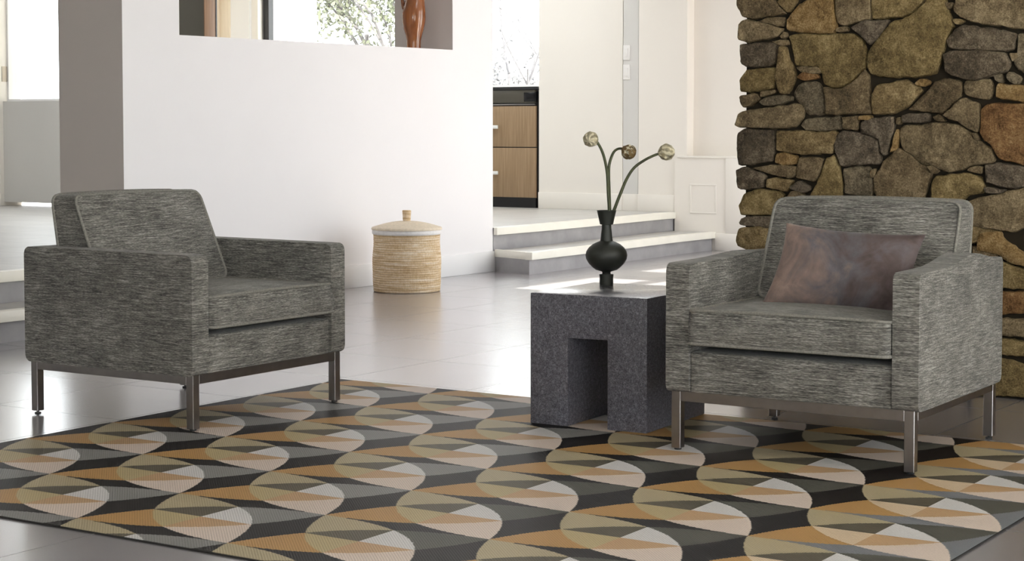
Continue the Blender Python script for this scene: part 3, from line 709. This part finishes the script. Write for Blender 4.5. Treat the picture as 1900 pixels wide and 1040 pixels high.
def add_stone(bm, poly, mi, yface, depth=0.10):
    if area(poly) < 0: poly = poly[::-1]
    poly = resample(chaikin(inset(poly, -0.0032), 2), 0.014)
    sc = math.sqrt(abs(area(poly)))
    poly = [(x + 0.005*(mnoise.noise((x*38, z*38, mi))) + 0.002*mnoise.noise((x*150, z*150, mi)), z + 0.005*(mnoise.noise((x*38+9, z*38, mi+3))) + 0.002*mnoise.noise((x*150+5, z*150, mi))) for x, z in poly]
    k = min(1.0, sc/0.10)
    tilt = random.uniform(-0.07, 0.07); tilt2 = random.uniform(-0.07, 0.07)
    cx = sum(p[0] for p in poly)/len(poly); cz = sum(p[1] for p in poly)/len(poly)
    def Y(x, z, dy):
        return yface + dy + tilt*(x-cx) + tilt2*(z-cz) + 0.006*k*mnoise.noise((x*16, z*16, mi*3.1)) + 0.0025*mnoise.noise((x*55, z*55, mi))
    n = len(poly)
    top = bmesh.new()
    f0 = top.faces.new([top.verts.new((x, 0, z)) for x, z in inset(poly, 0.0045*k)])
    bmesh.ops.triangulate(top, faces=[f0], ngon_method='BEAUTY')
    for _ in range(5):
        es = [e for e in top.edges if not e.is_boundary and e.calc_length() > 0.028]
        if not es: break
        bmesh.ops.subdivide_edges(top, edges=es, cuts=1)
        bmesh.ops.triangulate(top, faces=[f for f in top.faces if len(f.verts) > 3])
    inner = [v for v in top.verts if not v.is_boundary]
    for _ in range(4): bmesh.ops.smooth_vert(top, verts=inner, factor=0.5, use_axis_x=True, use_axis_z=True)
    vm = {v: bm.verts.new((v.co.x, Y(v.co.x, v.co.z, 0.0 if not v.is_boundary else 0.0022*k), v.co.z)) for v in top.verts}
    fs = []
    for f in top.faces: fs.append(bm.faces.new([vm[v] for v in f.verts]))
    be = [e for e in top.edges if e.is_boundary]
    # walk the boundary in order
    nb = {}
    for e in be:
        for v in e.verts: nb.setdefault(v, []).append(e.other_vert(v))
    start = next(iter(nb)); ring = [start]; prev = None; cur = start
    while True:
        nx = [v for v in nb[cur] if v is not prev]
        prev, cur = cur, nx[0]
        if cur is start: break
        ring.append(cur)
    rp = [(v.co.x, v.co.z) for v in ring]
    if area(rp) < 0: ring.reverse(); rp.reverse()
    last = [vm[v] for v in ring]
    for d, dy in ((-0.0030*k, 0.0075*k), (-0.0045*k, 0.016), (-0.0045*k, depth)):
        q = inset(rp, d)
        cur_ = [bm.verts.new((x, (Y(x, z, dy) if dy < depth else yface+depth), z)) for x, z in q]
        m_ = len(last)
        for i in range(m_): fs.append(bm.faces.new((last[i], last[(i+1) % m_], cur_[(i+1) % m_], cur_[i])))
        last = cur_
    for f in fs: f.material_index = mi
    top.free()
rs = random.Random(11)
bm = NB()
polys = []
for col, q in STONES:
    polys.append((col, [(q[i], q[i+1]) for i in range(0, len(q), 2)]))
# courses where the photo shows nothing: behind the chair, right of the frame and above it
def courses(x0, x1, z0, z1, h=0.15, w=0.26, skip=None):
    z = z0
    while z < z1-0.03:
        hh = min(h*rs.uniform(0.6, 1.3), z1-z); x = x0
        if z1-(z+hh) < 0.05: hh = z1-z
        while x < x1-0.03:
            ww = min(w*rs.uniform(0.5, 1.4), x1-x)
            if x1-(x+ww) < 0.07: ww = x1-x
            g = 0.006
            j = lambda: rs.uniform(-0.013, 0.009)
            p = [(x+g+j(), z+g+j()), (x+ww*0.5, z+g+j()), (x+ww-g+j(), z+g+j()), (x+ww-g+j(), z+hh-g+j()), (x+ww*0.5, z+hh-g+j()), (x+g+j(), z+hh-g+j())]
            if not (skip and skip(x+ww/2, z+hh/2)): polys.append((rs.choice(['brown','tan','greytan','olive','slate','grey','brown','darkslate','ochre','greytan']), p))
            x += ww
        z += hh
courses(-3.09, -2.09, 0.0, 0.37)
courses(-2.86, -2.07, 0.375, 0.668, 0.145)
courses(-1.889, 2.0, 0.0, 3.0, 0.17, 0.27)
courses(-3.11, -1.86, 1.515, 3.0, 0.17, 0.30)
for col, p in polys:
    add_stone(bm, p, STONE_KEYS.index(col), 6.34 + rs.uniform(-0.012, 0.010))
box(bm, -3.085, 2.0, 6.368, 6.80, 0.0, 3.0, mi=len(STONE_KEYS))
sw = struct('wall_stone', bm, STONE_MATS + [M['joint']], 'dry-laid wall of irregular brown and grey field stones', 'stone wall', smooth=50)

# ---- outdoors
bm = NB(); box(bm, -60, 40, -30, 60, -0.30, -0.14)
struct('ground_outside', bm, M['outdoor_ground'], 'pale ground outside the windows', 'ground')
bm = NB(); box(bm, -14.5, -7.2, 13.6, 16.5, -0.14, 0.26)
struct('ground_terrace', bm, M['outdoor_ground'], 'pale terrace outside the back windows', 'ground')
bm = NB()
v = [(-13.79,0.26),(-12.95,0.26),(-12.95,3.05),(-12.98,3.05)]
a_ = [bm.verts.new((x, 15.2, z)) for x, z in v]; b_ = [bm.verts.new((x, 15.7, z)) for x, z in v]
bm.faces.new(a_); bm.faces.new(b_[::-1])
for i in range(4): bm.faces.new((a_[i], a_[(i+1) % 4], b_[(i+1) % 4], b_[i]))
struct('wall_outside', bm, M['outdoor_render'], 'pale sloping buttress wall outside the large window', 'outdoor wall')
# ---------------------------------------------------------------- furniture
# rug with the leaf pattern, origin at its far corner
RUG_W, RUG_D, RUG_T = 2.972, 2.400, 0.005
bm = NB(); box(bm, 0, RUG_W, -RUG_D, 0, 0.0005, RUG_T)
rug = obj('rug', bm, M['rug'], None, 30, (-4.3353, 5.3911, 0)); rug.rotation_euler = (0, 0, 0.0065)
tag(rug, 'flat woven rug with overlapping black, gold, cream and grey leaf shapes', 'rug')
bm = NB()
for x0, x1, y0, y1 in ((-0.004,RUG_W+.004,-RUG_D-.004,-RUG_D),(-0.004,RUG_W+.004,0,.004),(-.004,0,-RUG_D,0),(RUG_W,RUG_W+.004,-RUG_D,0)):
    box(bm, x0, x1, y0, y1, 0.0005, RUG_T-0.0008)
obj('binding', bm, M['rug_edge'], rug)

# soft upholstered block: half sizes a,b (profile plane u,v) and c (w), corner radius R in plane, edge radius r
def soft_block(bm, a, b, c, R, r, n=14, bulge_w=0.0, warp=None, R_fn=None):
    """box x in [-a,a], z in [-b,b], y in [-c,c]; rounded in the x-z plane with radius R, edges to +-y with r; bulge pushes the +-y faces out"""
    ts = [-1, -0.985, -0.95, -0.88] + [-0.8 + 1.6*i/(n-1) for i in range(n)] + [0.88, 0.95, 0.985, 1]
    ws = [-1, -0.5, 0, 0.5, 1]
    def P(u, v, w, edge):
        s = max(abs(u), abs(v))
        if s < 1e-9: x = z = 0.0
        else:
            X, Z = u/s*a, v/s*b
            q = (max(-(a-R), min(a-R, X)), max(-(b-R), min(b-R, Z)))
            dx, dz = X-q[0], Z-q[1]; l = math.hypot(dx, dz)
            if l > 1e-9 and abs(X) > a-R-1e-9 and abs(Z) > b-R-1e-9: X, Z = q[0]+dx/l*R, q[1]+dz/l*R
            x, z = X*s, Z*s
        y = w*c
        if bulge_w and edge: y += math.copysign(bulge_w*(1-abs(u)**2.5)*(1-abs(v)**2.5), w)
        p = Vector((x, y, z))
        return warp(p, u, v, w) if warp else p
    cache = {}
    def V(u, v, w, edge):
        p = P(u, v, w, edge); k = (round(p.x, 5), round(p.y, 5), round(p.z, 5))
        if k not in cache: cache[k] = bm.verts.new(p)
        return cache[k]
    def F(vs):
        vs = [v for i, v in enumerate(vs) if v not in vs[:i]]
        if len(vs) >= 3:
            try: bm.faces.new(vs)
            except ValueError: pass
    for w in (-1, 1):
        for i in range(len(ts)-1):
            for j in range(len(ts)-1):
                q = [V(ts[i],ts[j],w,True), V(ts[i+1],ts[j],w,True), V(ts[i+1],ts[j+1],w,True), V(ts[i],ts[j+1],w,True)]
                F(q if w > 0 else q[::-1])
    rim = [(t, -1) for t in ts] + [(1, t) for t in ts[1:]] + [(t, 1) for t in ts[::-1][1:]] + [(-1, t) for t in ts[::-1][1:-1]]
    m = len(rim)
    for k in range(len(ws)-1):
        for i in range(m):
            u0, v0 = rim[i]; u1, v1 = rim[(i+1) % m]
            F([V(u0,v0,ws[k],abs(ws[k]) == 1), V(u1,v1,ws[k],abs(ws[k]) == 1), V(u1,v1,ws[k+1],abs(ws[k+1]) == 1), V(u0,v0,ws[k+1],abs(ws[k+1]) == 1)])
    loops = []
    for w in (-1, 1): loops.append([P(u, v, w, False) for u, v in rim])
    return loops

ZB = 0.181                        # underside of the upholstery
def armchair(label, loc, rotz, bump_arm=0.0):
    t = thing('armchair', label, 'armchair', loc, rotz, None)
    st = M['steel']; fab = M['fabric']
    LX, LY, LT = 0.380, 0.371, 0.030
    for sx in (-1, 1):
        for sy in (-1, 1):
            x0, x1 = sorted((sx*LX, sx*(LX-LT))); y0, y1 = sorted((sy*LY, sy*(LY-LT)))
            bm = NB(); box(bm, x0, x1, y0, y1, 0.0105, ZB+0.004, 0.0015, 1)
            lg = obj('leg', bm, st, t, 30)
            zf = RUG_T if sy < 0 else 0.0
            bm = NB(); cx, cy = (x0+x1)/2, (y0+y1)/2
            lathe(bm, [(0.0105, zf), (0.0115, zf+0.002), (0.0105, zf+0.0045), (0.0045, zf+0.0055), (0.0045, 0.012)], 16, cx, cy)
            obj('glide', bm, M['black_metal'], lg, 40)
    bm = NB(); h0 = ZB-0.027
    for sx in (-1, 1):
        x0, x1 = sorted((sx*LX, sx*(LX-0.02))); box(bm, x0, x1, -LY+LT, LY-LT, h0, ZB+0.004, 0.001, 1)
    for sy in (-1, 1):
        y0, y1 = sorted((sy*LY, sy*(LY-0.02))); box(bm, -LX+LT, LX-LT, y0, y1, h0, ZB+0.004, 0.001, 1)
    obj('base_frame', bm, st, t, 30)
    # arms: soft slabs standing on the frame
    for sx in (-1, 1):
        bm = NB()
        hw, hd, hh = 0.0385, 0.3825, 0.1965
        bmp = bump_arm if sx > 0 else bump_arm*0.3
        def warp(p, u, v, w, sx=sx, bmp=bmp):
            # p.x along depth, p.z up, p.y thickness
            z = p.z
            top = max(0.0, (z+hh)/(2*hh))
            dep = p.x/hd
            z += bmp*top**3*math.exp(-((dep-0.22)/0.38)**2) - 0.004*top**3*(1-dep)*0.5
            th = p.y*(1.0 + 0.05*math.cos(PI*0.5*dep)*top)
            return Vector((sx*0.3555 + th, p.x, ZB + hh + z))
        # rounded along the long edges
        loops = soft_block(bm, hd, hh, hw, 0.026, 0.01, 12, 0.003, warp)
        bmesh.ops.bevel(bm, geom=[e for e in bm.edges if len(e.link_faces) == 2 and e.calc_face_angle(0) > 1.0], offset=0.011, segments=3, profile=0.5, affect='EDGES')
        a = obj('armrest', bm, fab, t, 60)
    # front rail and back panel
    bm = NB(); box(bm, -0.318, 0.318, -0.374, 0.30, ZB, 0.307, 0.010, 3); obj('seat_base', bm, fab, t, 50)
    bm = NB(); box(bm, -0.318, 0.318, 0.305, 0.380, ZB, 0.572, 0.014, 3); obj('back_panel', bm, fab, t, 50)
    # seat cushion: w axis is vertical
    bm = NB(); rs2 = random.Random(3)
    hw, hd, hh = 0.3135, 0.262, 0.0500
    def warp_s(p, u, v, w):
        z = p.y
        front = max(0.0, -v)
        z -= 0.004*abs(u)**3*(1 if w > 0 else 0)
        y = -0.140 + p.z
        y -= 0.010*front**4*(1-w*w)                  # border bellies forward
        if w > 0: y += 0.012*front**6                # top edge leans back
        return Vector((p.x*(1.0 + 0.012*(1-w*w)*0), y, 0.384 + z))
    loops = soft_block(bm, hw, hd, hh, 0.022, 0.01, 16, 0.012, warp_s)
    sc_ = obj('seat_cushion', bm, fab, t, 50)
    for lp in loops:
        bm = NB(); tube(bm, lp, 0.0052, 8, closed=True); obj('piping', bm, M['piping'], sc_, 60)
    # back cushion: w axis is depth, front face leans back
    bm = NB()
    hw, hh, hc = 0.313, 0.156, 0.1
    def warp_b(p, u, v, w):
        z = 0.590 + p.z
        s = (p.z+hh)/(2*hh)
        yf = 0.092 + 0.138*s; yb = 0.303 + max(0.0, s-0.42)*0.055
        ww = p.y/hc
        y = yf + (yb-yf)*(ww+1)*0.5 if abs(ww) <= 1 else (yf + (ww+1)*hc if ww < -1 else yb + (ww-1)*0.02)
        x = p.x*(1 - 0.012*s)
        z += 0.005*s*(1-u*u)
        return Vector((x, y, z))
    loops = soft_block(bm, hw, hh, hc, 0.032, 0.01, 16, 0.022, warp_b)
    bc = obj('back_cushion', bm, fab, t, 50)
    for lp in loops:
        bm = NB(); tube(bm, lp, 0.0052, 8, closed=True); obj('piping', bm, M['piping'], bc, 60)
    return t
armchair('grey-green upholstered armchair with empty seat on steel legs, left side of rug', (-4.3452, 4.558, 0), 1.5841)
armchair('grey-green upholstered armchair holding a mauve velvet pillow before the stone wall', (-2.1659, 5.1186, 0), 0.017, 0.028)

# velvet pillow leaning in the right chair
def pillow():
    n = 40; bm = NB(); A, B, T = 0.226, 0.137, 0.058
    g = {}
    for side in (-1, 1):
        for i in range(n+1):
            for j in range(n+1):
                u, v = -1+2*i/n, -1+2*j/n
                x = A*u*(1 - 0.075*(1-v*v)*abs(u)**2) - 0.020*(1-v)*0.5*max(0.0, -u)**2; z = B*v*(1 - 0.10*(1-u*u)*abs(v)**2)
                th = T*((1-abs(u)**2.6)*(1-abs(v)**2.6))**0.62
                th *= 1 + 0.10*mnoise.noise((u*2.2, v*2.2, side*3.0)) + 0.05*mnoise.noise((u*6, v*5, side*7.0))
                edge = i in (0, n) or j in (0, n)
                k = (i, j, 0 if edge else side)
                if k not in g: g[k] = bm.verts.new((x, side*th if not edge else 0.0, z))
    for side in (-1, 1):
        for i in range(n):
            for j in range(n):
                q = [g[(a, b, 0 if (a in (0, n) or b in (0, n)) else side)] for a, b in ((i,j),(i+1,j),(i+1,j+1),(i,j+1))]
                try: bm.faces.new(q if side < 0 else q[::-1])
                except ValueError: pass
    return bm
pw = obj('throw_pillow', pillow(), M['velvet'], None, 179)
tag(pw, 'mauve brown velvet pillow leaning in the right armchair', 'pillow')
PILLOW = dict(loc=(-2.112, 5.045, 0.545), tilt=math.radians(-24), yaw=0.017, roll=math.radians(3.0))
pw.matrix_world = Matrix.Translation(PILLOW['loc']) @ Matrix.Rotation(PILLOW['yaw'], 4, 'Z') @ Matrix.Rotation(PILLOW['tilt'], 4, 'X') @ Matrix.Rotation(PILLOW['roll'], 4, 'Y')

# granite bridge table
bm = NB(); tw, td, th = 0.424, 0.4565, 0.4362
pts = [(-tw/2, RUG_T), (-0.0719, RUG_T), (-0.0719, 0.2942), (0.0715, 0.2942), (0.0715, RUG_T), (tw/2, RUG_T), (tw/2, th), (-tw/2, th)]
a_ = [bm.verts.new((x, -td/2, z)) for x, z in pts]; b_ = [bm.verts.new((x, td/2, z)) for x, z in pts]
bm.faces.new(a_); bm.faces.new(b_[::-1])
for i in range(8): bm.faces.new((a_[i], a_[(i+1) % 8], b_[(i+1) % 8], b_[i]))
bmesh.ops.recalc_face_normals(bm, faces=bm.faces[:])
bmesh.ops.bevel(bm, geom=bm.edges[:], offset=0.003, segments=2, profile=0.5, affect='EDGES')
bm.normal_update()
for f in bm.faces: f.material_index = 1 if (f.normal.z > 0.7 and f.calc_center_median().z > 0.43) else 0
tb = obj('side_table', bm, [M['granite'], M['granite_top']], None, 30, (-2.9625, 5.1598, 0)); tb.rotation_euler = (0, 0, 0.0601)
tag(tb, 'dark speckled granite side table with a square arch cut through it', 'side table')

# vase and three dried blooms
VX, VY, VZ = -3.101, 5.312, 0.4362
SC = 541.0
prof_px = [(12.6,532),(13,529),(12.6,520),(13.4,513.5),(13.2,512.5),(8.6,512),(7.6,509.5),(8.5,507.5),(20,504),(27,498.5),(33.5,491.5),(37.8,484),(39.2,476.7),(37.5,469.5),(33,462.5),(26,456.5),(17,452),(12,450),(11.2,446),(10.3,437),(9.2,428),(8.8,420),(12.4,419),(13.2,415),(15.2,406),(17.6,395.5),(18.3,393.5),(17,393.2),(14.5,398),(11,408),(0,409)]
bm = NB(); lathe(bm, [(r/SC, (532-y)/SC) for r, y in prof_px], 48, cap=False)
bm.faces.new([v for v in bm.verts if abs(v.co.z) < 1e-6 and v.co.length > 1e-4][::-1])
vs = obj('vase', bm, M['vase'], None, 40, (VX, VY, VZ))
tag(vs, 'matt black ceramic vase with round belly and thin neck on the granite table', 'vase')
RGT = Vector((math.cos(YAW), math.sin(YAW), 0)); FWD = Vector((-math.sin(YAW), math.cos(YAW), 0))
def flower(label, path, head, hr, tint, squash=1.0, seed=1, ragged=False):
    # path: (sideways px, height px, depth m) measured from the vase axis and the table top
    f = lambda a: Vector((VX, VY, VZ)) + RGT*(a[0]/SC) + Vector((0, 0, (532-a[1])/SC)) + FWD*a[2]
    P = catmull([f(a) for a in path], 7); h = f(head)
    t = thing('dried_flower', label, 'flower', tuple(P[0]), 0, 'dried flowers in the black vase')
    o = P[0]; bm = NB(); m = len(P)
    tube(bm, [p-o for p in P], [0.0060 - 0.0018*i/m + (0.0016 if i > m-3 else 0) for i in range(m)], 10)
    obj('stem', bm, M['stem'], t, 60)
    bm = NB(); bmesh.ops.create_icosphere(bm, subdivisions=5, radius=1.0)
    ax = (h - P[-1]).normalized()
    for v in bm.verts:
        d = v.co.normalized(); k = d.dot(ax)
        ang = math.atan2(d.dot(ax.orthogonal()), d.dot(ax.cross(ax.orthogonal())))
        rr = 1 + 0.05*math.sin(ang*7 + k*4 + seed) + 0.10*mnoise.noise(d*2.6 + Vector((seed, 0, 0))) + 0.05*abs(mnoise.noise(d*7))
        if ragged and k > 0.3: rr *= 1 - 0.18*(k-0.3)
        p = d*hr*rr; p -= ax*(p.dot(ax))*(1-squash)
        v.co = p + (h-o)
    obj('bloom', bm, M['bloom'], t, 179)
    bm = NB(); q = ax.to_track_quat('Z', 'Y')
    for ring, (lift, rad, cnt) in enumerate(((-0.72, 0.62, 9), (0.1, 1.0, 10), (0.62, 0.78, 8))):
        for i in range(cnt):
            a = 2*PI*(i + 0.5*ring + 0.2*rs.random())/cnt
            pts_ = []
            for s_, wd in ((-0.42, 0.0), (-0.2, 0.22), (0.1, 0.27), (0.35, 0.16)):
                la = lift + s_; rr = math.sqrt(max(0.05, 1.0 - min(0.98, abs(la))**2))*1.045
                pts_.append(((rr, -wd, la), (rr, wd, la)))
            rot = q.to_matrix().to_4x4() @ Matrix.Rotation(a, 4, 'Z')
            prev = None
            for l, r_ in pts_:
                A = bm.verts.new((h-o) + (rot @ Vector(l))*hr); B = bm.verts.new((h-o) + (rot @ Vector(r_))*hr)
                if prev: bm.faces.new((prev[0], prev[1], B, A))
                prev = (A, B)
    bmesh.ops.solidify(bm, geom=bm.faces[:], thickness=0.0008)
    obj('petals', bm, M[tint], t, 60)
    return t
flower('leftmost dried beige bloom, nodding away on a tall curved stem in the vase', [(4,402,0),(5,393,0),(3,360,0),(1,325,0),(-4,298,.0),(-11,278,.004),(-21,262,.006),(-27,258,.006)], (-30,261,-.012), 13.5/SC, 'bloom', 1.0, 1)
flower('middle dried bloom with ragged brown rim on a short bent stem in the vase', [(7,402,.006),(6,393,.006),(5,360,.006),(4,330,.006),(5,308,.006),(12,287,.006),(21,279,.004),(32,279,.0)], (41,285,-.004), 13.6/SC, 'bloom_dark', 0.88, 5, True)
flower('rightmost dried beige bloom on a long stem leaning out of the vase', [(9,402,-.004),(14,392,-.004),(24,366,-.004),(37,335,-.004),(51,314,-.004),(70,300,-.004),(88,291,-.004),(100,287,-.004)], (111,285,-.004), 14.6/SC, 'bloom', 1.0, 9)

# straw basket by the wall
t = thing('basket', 'round lidded straw basket standing by the white wall', 'basket', (-6.437, 8.64, 0))
bm = NB()
prof = [(0.0, 0.0), (0.193, 0.0)]
nco = 26
for i in range(nco*4+1):
    z = 0.003 + 0.345*i/(nco*4); base = 0.199 + 0.007*math.sin(PI*min(1, z/0.30)) + 0.001*math.sin(z*40)
    prof.append((base + 0.0022*abs(math.sin(PI*i/4)), z))
prof += [(0.19, 0.350), (0.0, 0.350)]
lathe(bm, prof, 64, cap=False); bd = obj('body', bm, M['straw'], t, 60)
bm = NB(); lathe(bm, [(0.2055, 0.345), (0.2095, 0.352), (0.2095, 0.366), (0.206, 0.372), (0.19, 0.372), (0.19, 0.345)], 64, cap=False); obj('rim_band', bm, M['white_band'], t, 40)
bm = NB(); pr_ = [(0.0, 0.372), (0.212, 0.3722), (0.2135, 0.379), (0.21, 0.386)]
for i in range(1, 40):
    s_ = i/40; pr_.append((0.21 - 0.185*s_, 0.386 + 0.036*math.sin(s_*PI*0.5) + 0.0012*abs(math.sin(s_*40*PI/2.5))))
pr_ += [(0.0, 0.423)]
lathe(bm, pr_, 64, cap=False); ld = obj('lid', bm, M['straw_pale'], t, 60)
bm = NB(); lathe(bm, [(0.0, 0.420), (0.0225, 0.420), (0.024, 0.435), (0.025, 0.46), (0.027, 0.482), (0.025, 0.488), (0.0, 0.489)], 28, cap=False); obj('knob', bm, M['straw'], ld, 50)

# carved wooden jug-like figure on the opening's sill
SX, SY, SZ = -7.06, 9.56, 1.4985
SS = 268.0
t = thing('wooden_sculpture', 'polished red-brown wooden sculpture on the sill of the wall opening', 'sculpture', (SX, SY, SZ))
pp = [(12.6,90,804.7),(12.8,88,804.7),(12.4,80,805),(12.6,74,805),(14.5,64,805.3),(18,53,805),(20.3,42,805),(21,33,805.2),(20.8,24,805.4),(19.5,14,806),(17.5,4,807),(15.5,-6,808),(14,-18,808),(13,-32,807),(12.5,-46,806),(15,-60,805),(17,-72,805),(15,-84,805),(8,-92,805),(0.01,-94,805)]
rings = []; bm = NB(); n = 36
for r, y, cx in pp:
    rings.append([bm.verts.new(RGT*((cx-805)/SS + r/SS*math.cos(2*PI*i/n)) + FWD*(r/SS*0.95*math.sin(2*PI*i/n)) + Vector((0, 0, (90-y)/SS))) for i in range(n)])
for a_, b_ in zip(rings, rings[1:]):
    for i in range(n): bm.faces.new((a_[i], a_[(i+1) % n], b_[(i+1) % n], b_[i]))
bm.faces.new(rings[0][::-1]); bm.faces.new(rings[-1])
obj('body', bm, M['carved_wood'], t, 60)
bm = NB()
hp = [(-10,30),(-17,18),(-19.5,6),(-19.8,-8),(-19,-22),(-16,-36),(-9,-44)]
tube(bm, [RGT*(a/SS) + Vector((0, 0, (90-y)/SS)) for a, y in [tuple(p)[:2] for p in catmull([(a, y, 0) for a, y in hp], 5)]], 3.0/SS, 12)
obj('arm', bm, M['carved_wood'], t, 60)

# drawer cabinet under the narrow window
CX0, CX1, CY = -9.29, -8.245, 12.95
t = thing('drawer_cabinet', 'tan wooden drawer cabinet with dark top beside the cream wall', 'cabinet', (CX1, CY, 0.30))
def L(x0, x1, y0, y1, z0, z1, bev=0.0):
    b = NB(); box(b, x0-CX1, x1-CX1, y0-CY, y1-CY, z0-0.30, z1-0.30, bev); return b
obj('carcass', L(CX0, CX1, CY+0.022, 13.16, 0.385, 1.305), M['black_kick'], t)
obj('plinth', L(CX0, CX1-0.05, CY+0.05, 13.16, 0.30, 0.385), M['black_kick'], t)
obj('worktop', L(CX0, CX1+0.005, CY-0.012, 13.155, 1.318, 1.345, 0.003), M['black_metal'], t, 30)
obj('control_panel', L(CX0, CX1-0.03, CY, CY+0.022, 1.205, 1.316, 0.002), M['dark_panel'], t, 30)
b = L(-8.385, -8.262, CY-0.004, CY+0.002, 1.215, 1.295, 0.002); obj('display', b, M['dark_screen'], t, 30)
b = L(CX0, CX1-0.03, CY-0.004, CY+0.02, 1.186, 1.196, 0.002); obj('rail', b, M['steel'], t, 30)
for z0, z1, hz in ((0.826, 1.178, 0.998), (0.390, 0.818, 0.60)):
    d = obj('drawer', L(CX0+0.004, CX1-0.02, CY-0.002, CY+0.022, z0, z1, 0.002), M['drawer_wood'], t, 30)
    b = NB(); box(b, -8.98-CX1, -8.638-CX1, -0.034, -0.022, hz-0.015-0.30, hz+0.015-0.30, 0.003)
    for hx in (-8.94, -8.67): box(b, hx-0.006-CX1, hx+0.006-CX1, -0.024, -0.001, hz-0.006-0.30, hz+0.006-0.30)
    obj('handle', b, M['white_handle'], d, 30)

# shallow dark cabinet seen at the left end of the opening
t = thing('tall_cabinet', 'tall shallow cabinet with dark glass front and brown side, left in the wall opening', 'cabinet', (-10.60, 11.35, 0.30))
b = NB(); box(b, -0.64, -0.006, 0.022, 0.15, 0.08, 2.5); obj('carcass', b, M['black_kick'], t)
b = NB(); box(b, -0.64, -0.01, 0.03, 0.15, 0.0, 0.08); obj('plinth', b, M['black_kick'], t)
for z0, z1 in ((0.09, 1.20), (1.21, 2.5)):
    b = NB(); box(b, -0.64, -0.004, 0.0, 0.02, z0, z1, 0.002); d = obj('door', b, M['dark_panel'], t, 30)
b = NB(); box(b, -0.005, 0.004, 0.0, 0.135, 0.0, 2.5, 0.001); obj('side_panel', b, M['brown_wood'], t, 30)
b = NB(); box(b, -0.005, 0.006, 0.136, 0.155, 0.0, 2.5, 0.001); obj('back_edge', b, M['black_kick'], t, 30)

# two light switches on the wall edge
for z, lab in ((1.612, 'upper white light switch on the grey strip of the back wall'), (1.452, 'lower white light switch on the grey strip of the back wall')):
    t = thing('light_switch', lab, 'light switch', (-7.372, YB+0.004, z), 0, 'light switches on the back wall')
    b = NB(); box(b, -0.032, 0.032, -0.008, 0.0, -0.062, 0.062, 0.003); pl_ = obj('plate', b, M['white_plastic'], t, 30)
    b = NB(); box(b, -0.014, 0.014, -0.013, -0.008, -0.034, 0.034, 0.002); obj('rocker', b, M['white_plastic'], t, 30)

# trees beyond the windows
def branch_tree(bm, p, d, ln, r, depth, rg, tips):
    n = 4; pts = [p]; q = p.copy(); dd = d.copy()
    for i in range(n):
        dd = (dd + Vector((rg.uniform(-1,1), rg.uniform(-1,1), rg.uniform(-.3,.6)))*0.13).normalized()
        q = q + dd*(ln/n); pts.append(q.copy())
    tube(bm, pts, [r*(1-0.4*i/n) for i in range(n+1)], 5)
    if depth == 0: tips.append(q); return
    for k in range(rg.choice((2, 3, 3))):
        nd = (dd + Vector((rg.uniform(-1,1), rg.uniform(-1,1), rg.uniform(-.2,.7)))*0.75).normalized()
        branch_tree(bm, pts[rg.choice((2, 3, 4))], nd, ln*rg.uniform(.6,.85), r*0.58, depth-1, rg, tips)
    tips.append(q)
def leaves(bm, tips, n, spread, size, rg):
    for _ in range(n):
        c = rg.choice(tips) + Vector((rg.gauss(0,1), rg.gauss(0,1), rg.gauss(0,1)))*spread
        ax = Vector((rg.uniform(-1,1), rg.uniform(-1,1), rg.uniform(-1,1))).normalized(); o = ax.orthogonal().normalized()
        s = size*rg.uniform(.6, 1.3)
        bm.faces.new([bm.verts.new(c + v) for v in (ax*s, o*s*0.45, -ax*s, -o*s*0.45)])
def tree(name, label, loc, ht, seed, nleaf, leafmat, r=0.09, depth=5, spread=0.25, size=0.06, bark='bark'):
    rg = random.Random(seed); tips = []
    t = thing(name, label, 'tree', loc)
    bm = NB(); branch_tree(bm, Vector((0,0,0)), Vector((0,0,1)), ht*0.30, r, depth, rg, tips); obj('trunk', bm, M[bark], t, 60)
    if nleaf:
        bm = NB(); leaves(bm, tips, nleaf, spread, size, rg); obj('foliage', bm, M[leafmat], t)
    return t
tree('leafy_tree', 'yellow-green leafy tree outside the large black-framed window', (-15.0, 19.7, -0.14), 4.8, 4, 5200, 'leaf', 0.10, 5, 0.30, 0.045)
tree('bare_tree', 'bare pale branching tree outside the narrow window', (-16.8, 25.8, -0.14), 7.0, 12, 0, 'leaf', 0.055, 6, bark='bark_pale')
def shrub(label, loc, r, h, seed, n):
    rg = random.Random(seed); t = thing('shrub', label, 'shrub', loc); tips = []
    bm = NB()
    for k in range(9):
        a = rg.uniform(0, 2*PI); e = Vector((math.cos(a)*r*rg.uniform(.2,.9), math.sin(a)*r*rg.uniform(.2,.9), h*rg.uniform(.5,.95)))
        tube(bm, [(0,0,0), e*0.5 + Vector((0,0,h*0.12)), e], [0.03, 0.018, 0.008], 5)
        for q in (0.35, 0.55, 0.75, 1.0): tips.append(e*q)
    obj('stems', bm, M['bark'], t, 60)
    bm = NB(); leaves(bm, tips, n, r*0.22, 0.07, rg); obj('foliage', bm, M['leaf_pale'], t)
shrub('pale hazy shrub below the bare tree outside the narrow window', (-19.2, 29.5, -0.14), 1.9, 2.7, 3, 5000)
